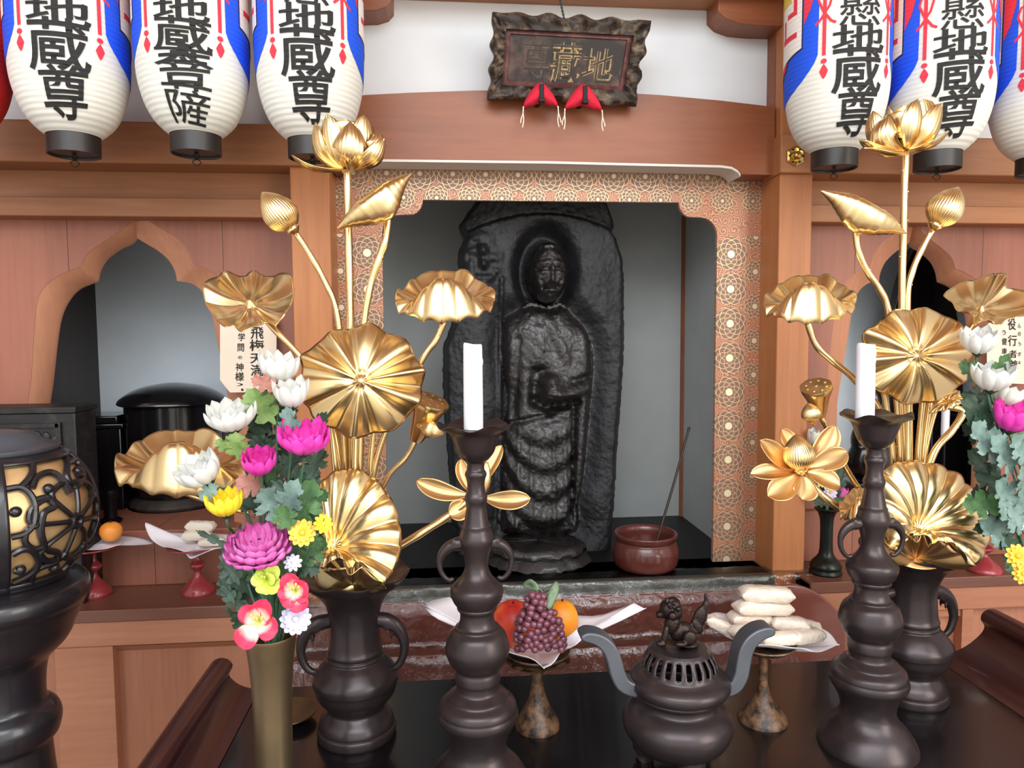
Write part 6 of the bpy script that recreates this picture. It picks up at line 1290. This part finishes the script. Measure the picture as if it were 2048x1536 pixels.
spray('few dark green leaves over the bud vase', [(1670, 950, 0), (1655, 1000, 0)], [((1656, 1000), (1690, 930), 34, 'green_dark'), ((1652, 1004), (1640, 930), 30, 'green_dark'), ((1658, 1010), (1700, 1000), 34, 'green'), ((1650, 1012), (1622, 990), 26, 'green_dark')], Y3, m3, GR3)
r3, q3, h3 = redstand(1968, 1142, 'red lacquer stand on the right shelf half hidden by the grey leaves', 60, 1062)
paper([(1900, 1060, 0), (1940, 1076, -.03), (1985, 1078, -.035), (2030, 1060, 0), (1990, 1040, .04), (1940, 1042, .04)], (1967, 1060, 0), q3.y, 'white paper on the red stand of the right shelf', dome=-.002)
fruit(1966, 1040, 24, 22, q3.y, M['cake2'], 'round_cake', 'pale round cake on the red stand of the right shelf', 'cake', dent=.02)['group'] = 'offerings on the right shelf'
# ================================================================== dark stone relief in the niche
YST = 1.76
ys = np.linspace(384, 1100, 300); NX = 170
Lp = [(384, 968), (403, 950), (425, 934), (448, 919), (458, 921), (474, 930), (490, 922), (510, 916), (531, 916), (560, 920), (600, 912), (651, 902), (693, 886), (760, 885), (823, 888), (953, 898), (1005, 901), (1100, 908)]
Rp = [(384, 1200), (406, 1218), (425, 1226), (445, 1234), (452, 1233), (460, 1228), (480, 1236), (510, 1247), (552, 1252), (693, 1252), (823, 1244), (953, 1234), (1031, 1229), (1100, 1225)]
rs = np.random.RandomState(4)
def vnoise(x, y, sc, seed):
    r = np.random.RandomState(seed); t = r.rand(256, 256); xi = np.floor(x/sc).astype(int); yi = np.floor(y/sc).astype(int); fx = x/sc-xi; fy = y/sc-yi; fx = fx*fx*(3-2*fx); fy = fy*fy*(3-2*fy)
    g_ = lambda a, b: t[a % 256, b % 256]
    return (g_(xi, yi)*(1-fx)+g_(xi+1, yi)*fx)*(1-fy)+(g_(xi, yi+1)*(1-fx)+g_(xi+1, yi+1)*fx)*fy-.5
lx = np.interp(ys, [p[0] for p in Lp], [p[1] for p in Lp])+2.5*vnoise(ys*0, ys, 7, 1); rx = np.interp(ys, [p[0] for p in Rp], [p[1] for p in Rp])+2.5*vnoise(ys*0, ys, 7, 2)
us = np.linspace(0, 1, NX); Xp = lx[:, None]+(rx-lx)[:, None]*us[None, :]; Yp = np.repeat(ys[:, None], NX, 1)
def sdf(poly):                         # signed distance in px, positive inside
    d = np.full(Xp.shape, 1e9); ins = np.zeros(Xp.shape, bool); n = len(poly)
    for i in range(n):
        ax, ay = poly[i]; bx, by = poly[(i+1) % n]; ex, ey = bx-ax, by-ay; t = np.clip(((Xp-ax)*ex+(Yp-ay)*ey)/(ex*ex+ey*ey), 0, 1)
        d = np.minimum(d, np.hypot(Xp-ax-t*ex, Yp-ay-t*ey)); c = ((ay > Yp) != (by > Yp)) & (Xp < ex*(Yp-ay)/(ey if ey else 1e-9)+ax); ins ^= c
    return np.where(ins, d, -d)
def dens2(p): return [(v.x, v.y) for v in bezc([Vector((a, b, 0)) for a, b in p], 70)]
body = sdf(dens2([(1062, 604), (1035, 622), (1010, 640), (1000, 690), (1008, 750), (1016, 800), (1006, 850), (1002, 900), (1006, 980), (1002, 1060), (1080, 1074), (1152, 1062), (1156, 1000), (1166, 950), (1176, 860), (1182, 790), (1187, 720), (1174, 664), (1145, 632), (1124, 606), (1094, 612)]))
hx, hy = (Xp-1092)/39, (Yp-547)/60; he = 1-np.sqrt(hx**2+hy**2); head = he*42
hd = np.clip(1-hx**2-hy**2, 0, 1)
fig = np.maximum(body, head)
gs = lambda x, y, sx, sy, a=0: np.exp(-(((Xp-x)*math.cos(a)+(Yp-y)*math.sin(a))/sx)**2-((-(Xp-x)*math.sin(a)+(Yp-y)*math.cos(a))/sy)**2)
def seg(x0, y0, x1, y1, w_):
    ex, ey = x1-x0, y1-y0; t = np.clip(((Xp-x0)*ex+(Yp-y0)*ey)/(ex*ex+ey*ey), 0, 1); return np.exp(-(np.hypot(Xp-x0-t*ex, Yp-y0-t*ey)/w_)**2)
h = .030*(1-np.clip(np.abs((Xp-1075)/200), 0, 1)**3)
arc = 428+((Xp-1083)/140)**2*32
h -= .014/(1+np.exp((Yp-arc)/2.5)); h -= .006*np.exp(-((Yp-arc)/3)**2)
h += .030*gs(955, 530, 34, 52)*(1+1.2*vnoise(Xp, Yp, 14, 9)); h += .010*gs(960, 500, 12, 16)
rec = np.clip(-fig, 0, 60); h -= .034*np.exp(-(rec/26)**2)*(fig < 0)
h -= .030*np.exp(-((np.hypot((Xp-1088)/54, (Yp-545)/82)-.9)/.22)**2)*(Yp < 640)*(fig < 0)
hf = .058*(1-np.exp(-np.clip(body, 0, None)/20))
hf += .004*np.clip(body, 0, 60)/60
hH = .020+.072*np.sqrt(hd)
inside = np.maximum(hf*(body > 0), np.where(head > 0, hH, 0))
# hood brow and face
hood = 1/(1+np.exp((Yp-(500+((Xp-1092)/40)**2*-2))/1.6)); inside += .010*hood*(head > 0)
rim = np.exp(-((np.hypot((Xp-1092)/33, (Yp-550)/54)-1)/.10)**2)*(head > 0); inside -= .006*rim*(Yp > 500)
f = (head > 3)*1.
inside += f*(.011*seg(1094, 538, 1094, 566, 4.2)+.006*gs(1094, 567, 7, 4)-.009*seg(1068, 545, 1086, 543, 3)-.009*seg(1102, 543, 1118, 546, 3)+.007*seg(1066, 534, 1086, 530, 4)+.007*seg(1102, 530, 1120, 534, 4)
              +.005*gs(1077, 549, 8, 4)+.005*gs(1110, 550, 8, 4)-.010*seg(1080, 578, 1108, 578, 3)-.006*gs(1094, 573, 5, 3)+.006*seg(1085, 584, 1104, 584, 3)+.007*gs(1094, 596, 10, 6)+.006*gs(1070, 566, 8, 12)+.006*gs(1117, 566, 8, 12)-.006*seg(1076, 566, 1083, 580, 3)-.006*seg(1112, 566, 1106, 580, 3))
b = (body > 0)*(head < 0)*1.
inside -= b*.022*gs(1092, 612, 40, 10)
inside -= b*.004*seg(1066, 622, 1112, 720, 8); inside += b*.004*seg(1082, 622, 1128, 716, 9)
# hand with jewel, forearm, sleeve, staff, folds
inside -= b*(.030*gs(1066, 776, 13, 34)+.024*seg(1066, 800, 1090, 813, 9)+.020*seg(1090, 813, 1140, 806, 8)+.014*gs(1078, 742, 22, 10))
inside += b*(.024*gs(1100, 778, 22, 20)+.018*gs(1094, 756, 13, 13)+.010*gs(1086, 784, 10, 14)+.020*seg(1110, 786, 1172, 776, 13)-.018*seg(1100, 808, 1150, 802, 6)-.010*seg(1138, 760, 1172, 752, 6))
for i in range(4): inside += b*.006*seg(1082+i*2, 766+i*8, 1100, 768+i*8, 3)
inside += b*(.016*seg(1162, 800, 1158, 1000, 11)-.020*seg(1143, 815, 1140, 1040, 5)-.010*seg(1176, 690, 1178, 780, 6)+.010*seg(1160, 660, 1172, 760, 12))
inside -= b*(.008*seg(1034, 680, 1026, 830, 7)); inside += b*.007*seg(1016, 660, 1014, 840, 10)
inside += b*(Yp > 820)*(Xp > 1010)*(Xp < 1142)*.0055*np.sin((Yp+.010*(Xp-1085)**2)/8.5)*np.clip((Yp-820)/60, 0, 1)
inside -= b*.012*seg(1008, 846, 1100, 822, 5)
for x in (1034, 1058, 1100, 1122): inside += b*.005*seg(x, 860, x+(x-1080)*.12, 1060, 5)
inside += b*.004*np.sin(Xp/7+Yp/23)*(Yp > 640)*(Yp < 830)*.5
h = np.where(fig > 0, np.maximum(inside, .004), h)
h += .010*seg(1001, 560, 998, 1040, 5)*(fig < 0)
h += .0022*vnoise(Xp, Yp, 3.2, 3)*np.where(fig > 0, 1.5, .8)+.0024*vnoise(Xp, Yp, 8, 5)+.0040*vnoise(Xp, Yp, 26, 6)
edge = np.minimum(us, 1-us)[None, :]; h -= .03*np.exp(-(edge/.02)**2)
k = S(1080, 800, YST); base = np.array([[0.]*3]); pts = []
for i in range(len(ys)):
    for j in range(NX):
        p = P(Xp[i, j], Yp[i, j], YST); pts.append(Vector((p.x, YST-h[i, j], p.z)))
zb_ = min(p.z for p in pts); zsh = ZF-(pts[-1].z)                     # foot on the niche floor
pts = [Vector((p.x, p.y, ZF if i >= (len(ys)-1)*NX else p.z)) for i, p in enumerate(pts)]
st = thing('stone_relief', (X_(1075, 1090, YST), YST, ZF), 'oil blackened stone slab with a carved standing monk figure in the central niche', 'statue')
def stone(name, c1, c2, r1, bs, st_=.6, coat=.0):
    t = NT(name); v = t.coord(); f = t.noise(v, 18, 6, .6); t.col(t.ramp(f, [(.35, c1), (.7, c2)])); t.set(Roughness=r1); t.b.inputs['Coat Weight'].default_value = coat; t.b.inputs['Coat Roughness'].default_value = .12
    t.b.inputs['Specular IOR Level'].default_value = .5+coat
    n1 = t.noise(v, bs, 6, .7); t.bump(n1, st_, .006); return t.m
M['stele'] = stone('dull oil black stone', lin(16, 16, 18), lin(36, 36, 40), .42, 170, .4); M['figure'] = stone('wet oily carved stone', lin(10, 8, 7), lin(30, 22, 19), .15, 95, .7, .45)
gA, gB = G(), G(); gA.v = list(pts); gB.v = list(pts); nb = len(pts)
for i in range(len(ys)-1):
    for j in range(NX-1):
        q = (i*NX+j, i*NX+j+1, (i+1)*NX+j+1, (i+1)*NX+j)
        (gB if fig[i, j] > -3 else gA).f.append(q)
gA.mi = [0]*len(gA.f); gB.mi = [0]*len(gB.f)
bk = [pts[i*NX] for i in range(len(ys))]+[pts[(len(ys)-1)*NX+j] for j in range(NX)]+[pts[i*NX+NX-1] for i in range(len(ys)-1, -1, -1)]+[pts[j] for j in range(NX-1, -1, -1)]
gA.grid([bk, [Vector((p.x, YST+.05, p.z)) for p in bk], [Vector((p.x*.98+st.location.x*.02, YST+.13, p.z)) for p in bk]])
gA.f.append(tuple(len(gA.v)-len(bk)+i for i in range(len(bk)))); gA.mi.append(0)
def prune(g):
    used = sorted({i for f_ in g.f for i in f_}); mp = {o: n for n, o in enumerate(used)}; g.v = [g.v[i] for i in used]; g.f = [tuple(mp[i] for i in f_) for f_ in g.f]; return g
obj('slab', prune(gA), M['stele'], st, ang=60); obj('carved_figure', prune(gB), M['figure'], st, ang=80)
# rough plinth in front
g = G(); pz0, pz1 = ZF, Z_(1080, 1074, 1.70); cxp = X_(1078, 1090, 1.66); rows = []; rnd = random.Random(8)
for t, rx_, ry_ in ((0, .115, .10), (.1, .122, .104), (.35, .112, .094), (.5, .100, .084), (.62, .110, .092), (.8, .108, .09), (.95, .098, .08), (1., .085, .07), (1.0, .002, .002)):
    rows.append([Vector((cxp+math.cos(a)*rx_*(1+.04*abs(math.sin(6*a))+.03*rnd.uniform(-1, 1)), 1.675+math.sin(a)*ry_*(1+.04*abs(math.sin(6*a))+.03*rnd.uniform(-1, 1)), pz0+(pz1-pz0)*t+.002*rnd.uniform(-1, 1)*(t > 0))) for a in [j/64*2*PI for j in range(64)]])
g.grid(rows, cv=True); g.f.append(tuple(range(64))); g.mi.append(0); obj('lotus_plinth', g, M['figure'], st, ang=60)
# ceramic pot and ladle stick
pp_ = PZ(1291, 1136, ZF); YP = pp_.y
o = thing('ceramic_pot', (pp_.x, YP, ZF), 'round brown glazed pot on the niche floor right of the stone relief', 'pot')
M['glaze'] = plain('brown glazed ceramic', lin(96, 46, 38), .3, var=.3, nscale=10, coat=.4)
g = G(); turn(g, 1291, [(1146, 40), (1142, 52), (1132, 61), (1112, 66), (1096, 66), (1084, 62), (1079, 59), (1074, 62), (1067, 64), (1064, 62), (1067, 57), (1078, 54), (1110, 56), (1128, 50), (1130, 4)], YP, 56, axpy=1110); 
zmin = min(v.z for v in g.v); g.v = [Vector((v.x, v.y, v.z-(zmin-ZF)*max(0, 1-(v.z-zmin)/.03))) for v in g.v]; obj('pot_body', g, M['glaze'], o)
g = G(); z = Z_(1291, 1098, YP); kq = S(1291, 1098, YP); g.lathe((pp_.x, YP, z), [(.0005, 0), (54*kq, 0), (54*kq, -.002), (.0005, -.002)], 32); obj('dark_oil', g, plain('dark oil', lin(30, 14, 10), .08, coat=.6), o)
g = G(); a, b_ = P(1303, 1122, YP-.01), P(1378, 857, YP+.03); g.tube([a, a.lerp(b_, .3), a.lerp(b_, .6)+Vector((.001, 0, 0)), a.lerp(b_, .97), b_], [.0034, .0030, .0028, .0026, .0034], 10); g.ell(b_, (.004, .004, .004), 8, 6); g.ell(a, (.012, .012, .007), 12, 8)
tag(obj('ladle', g, wood('dark ladle handle', lin(40, 26, 20), lin(72, 50, 38), 'Z', .4), origin=a), 'thin dark wooden ladle leaning out of the brown pot', 'ladle')

# ================================================================== clear film over sill and steps, oilcloth corner
t = NT('clear plastic film'); tr = t.new('ShaderNodeBsdfTransparent'); gl = t.new('ShaderNodeBsdfGlossy'); mx = t.new('ShaderNodeMixShader'); lw = t.new('ShaderNodeLayerWeight'); lw.inputs[0].default_value = .35
gl.inputs['Roughness'].default_value = .12; mm = t.new('ShaderNodeMath', operation='MULTIPLY_ADD'); mm.inputs[1].default_value = .55; mm.inputs[2].default_value = .07
v = t.coord(); bp = t.new('ShaderNodeBump'); bp.inputs['Strength'].default_value = .6; bp.inputs['Distance'].default_value = .012; t.link(t.noise(t.coord((1, 1, .5)), 34, 5, .6), bp.inputs['Height'])
t.link(bp.outputs[0], gl.inputs['Normal']); t.link(bp.outputs[0], lw.inputs['Normal']); t.link(lw.outputs['Fresnel'], mm.inputs[0]); t.link(mm.outputs[0], mx.inputs[0]); t.link(tr.outputs[0], mx.inputs[1]); t.link(gl.outputs[0], mx.inputs[2]); t.link(mx.outputs[0], t.out.inputs['Surface'])
M['film'] = t.m
path = [(YSILL+.055, ZF+.003), (YSILL+.02, ZF+.004), (YSILL-.002, ZF+.003), (YSILL-.006, ZF-.003), (YSILL-.007, (ZF+zs2)/2), (YSILL-.008, zs2-.001), (YSILL-.020, zs2-.008)]
for i in range(1, 6): q = i/5; path.append((YSILL-.020-.006*q, zs2-.008+(zl+.006-zs2+.008)*q))
path += [(YSILL-.045, zl+.006), (YSILL-.056, zl+.001)]+[(YSILL-.058-.004*i, zl-.016*i) for i in range(1, 12)]
g = G(); NXf = 150; xa_, xb_ = cx0+.004, cx1-.004; rows = []
for i, (y, z) in enumerate(path):
    row = []
    for j in range(NXf):
        u_ = j/(NXf-1); x = xa_+(xb_-xa_)*u_; n_ = .0035*math.sin(u_*61+i*1.3)*math.sin(u_*23-i*.7)+.0022*math.sin(u_*140+i*2.1)
        out = 1 if i > 1 else 0; row.append(Vector((x, y-abs(n_)*out-.0005, z+(.5*abs(n_) if i in (0, 1, 2, 12, 13) else 0))))
    rows.append(row)
g.grid(rows); tag(obj('plastic_sheet', g, M['film'], origin=(0.25, YSILL, ZF), ang=180), 'clear wrinkled plastic sheet draped over the niche sill and red brown steps', 'plastic sheet')
g = G(); yy0 = 1.445; crn = bez([(X_(a, b, yy0), 0, Z_(a, b, yy0)) for a, b in ((1545, 1172), (1590, 1170), (1628, 1182), (1660, 1206), (1684, 1236), (1692, 1270))], 5)
poly = [(p.x, p.z) for p in crn]+[(crn[-1].x, ZF-.30), (crn[0].x, ZF-.30)]
g.prism(poly, yy0, YSH-.004); tag(obj('oilcloth', g, wood('red brown oilcloth', lin(110, 56, 46), lin(140, 80, 66), 'X', .22, coat=.5), origin=(crn[2].x, yy0, ZF-.1), bevel=.004), 'red brown oilcloth with a rounded corner at the right end of the altar steps', 'cloth')
bpy.context.view_layer.update()
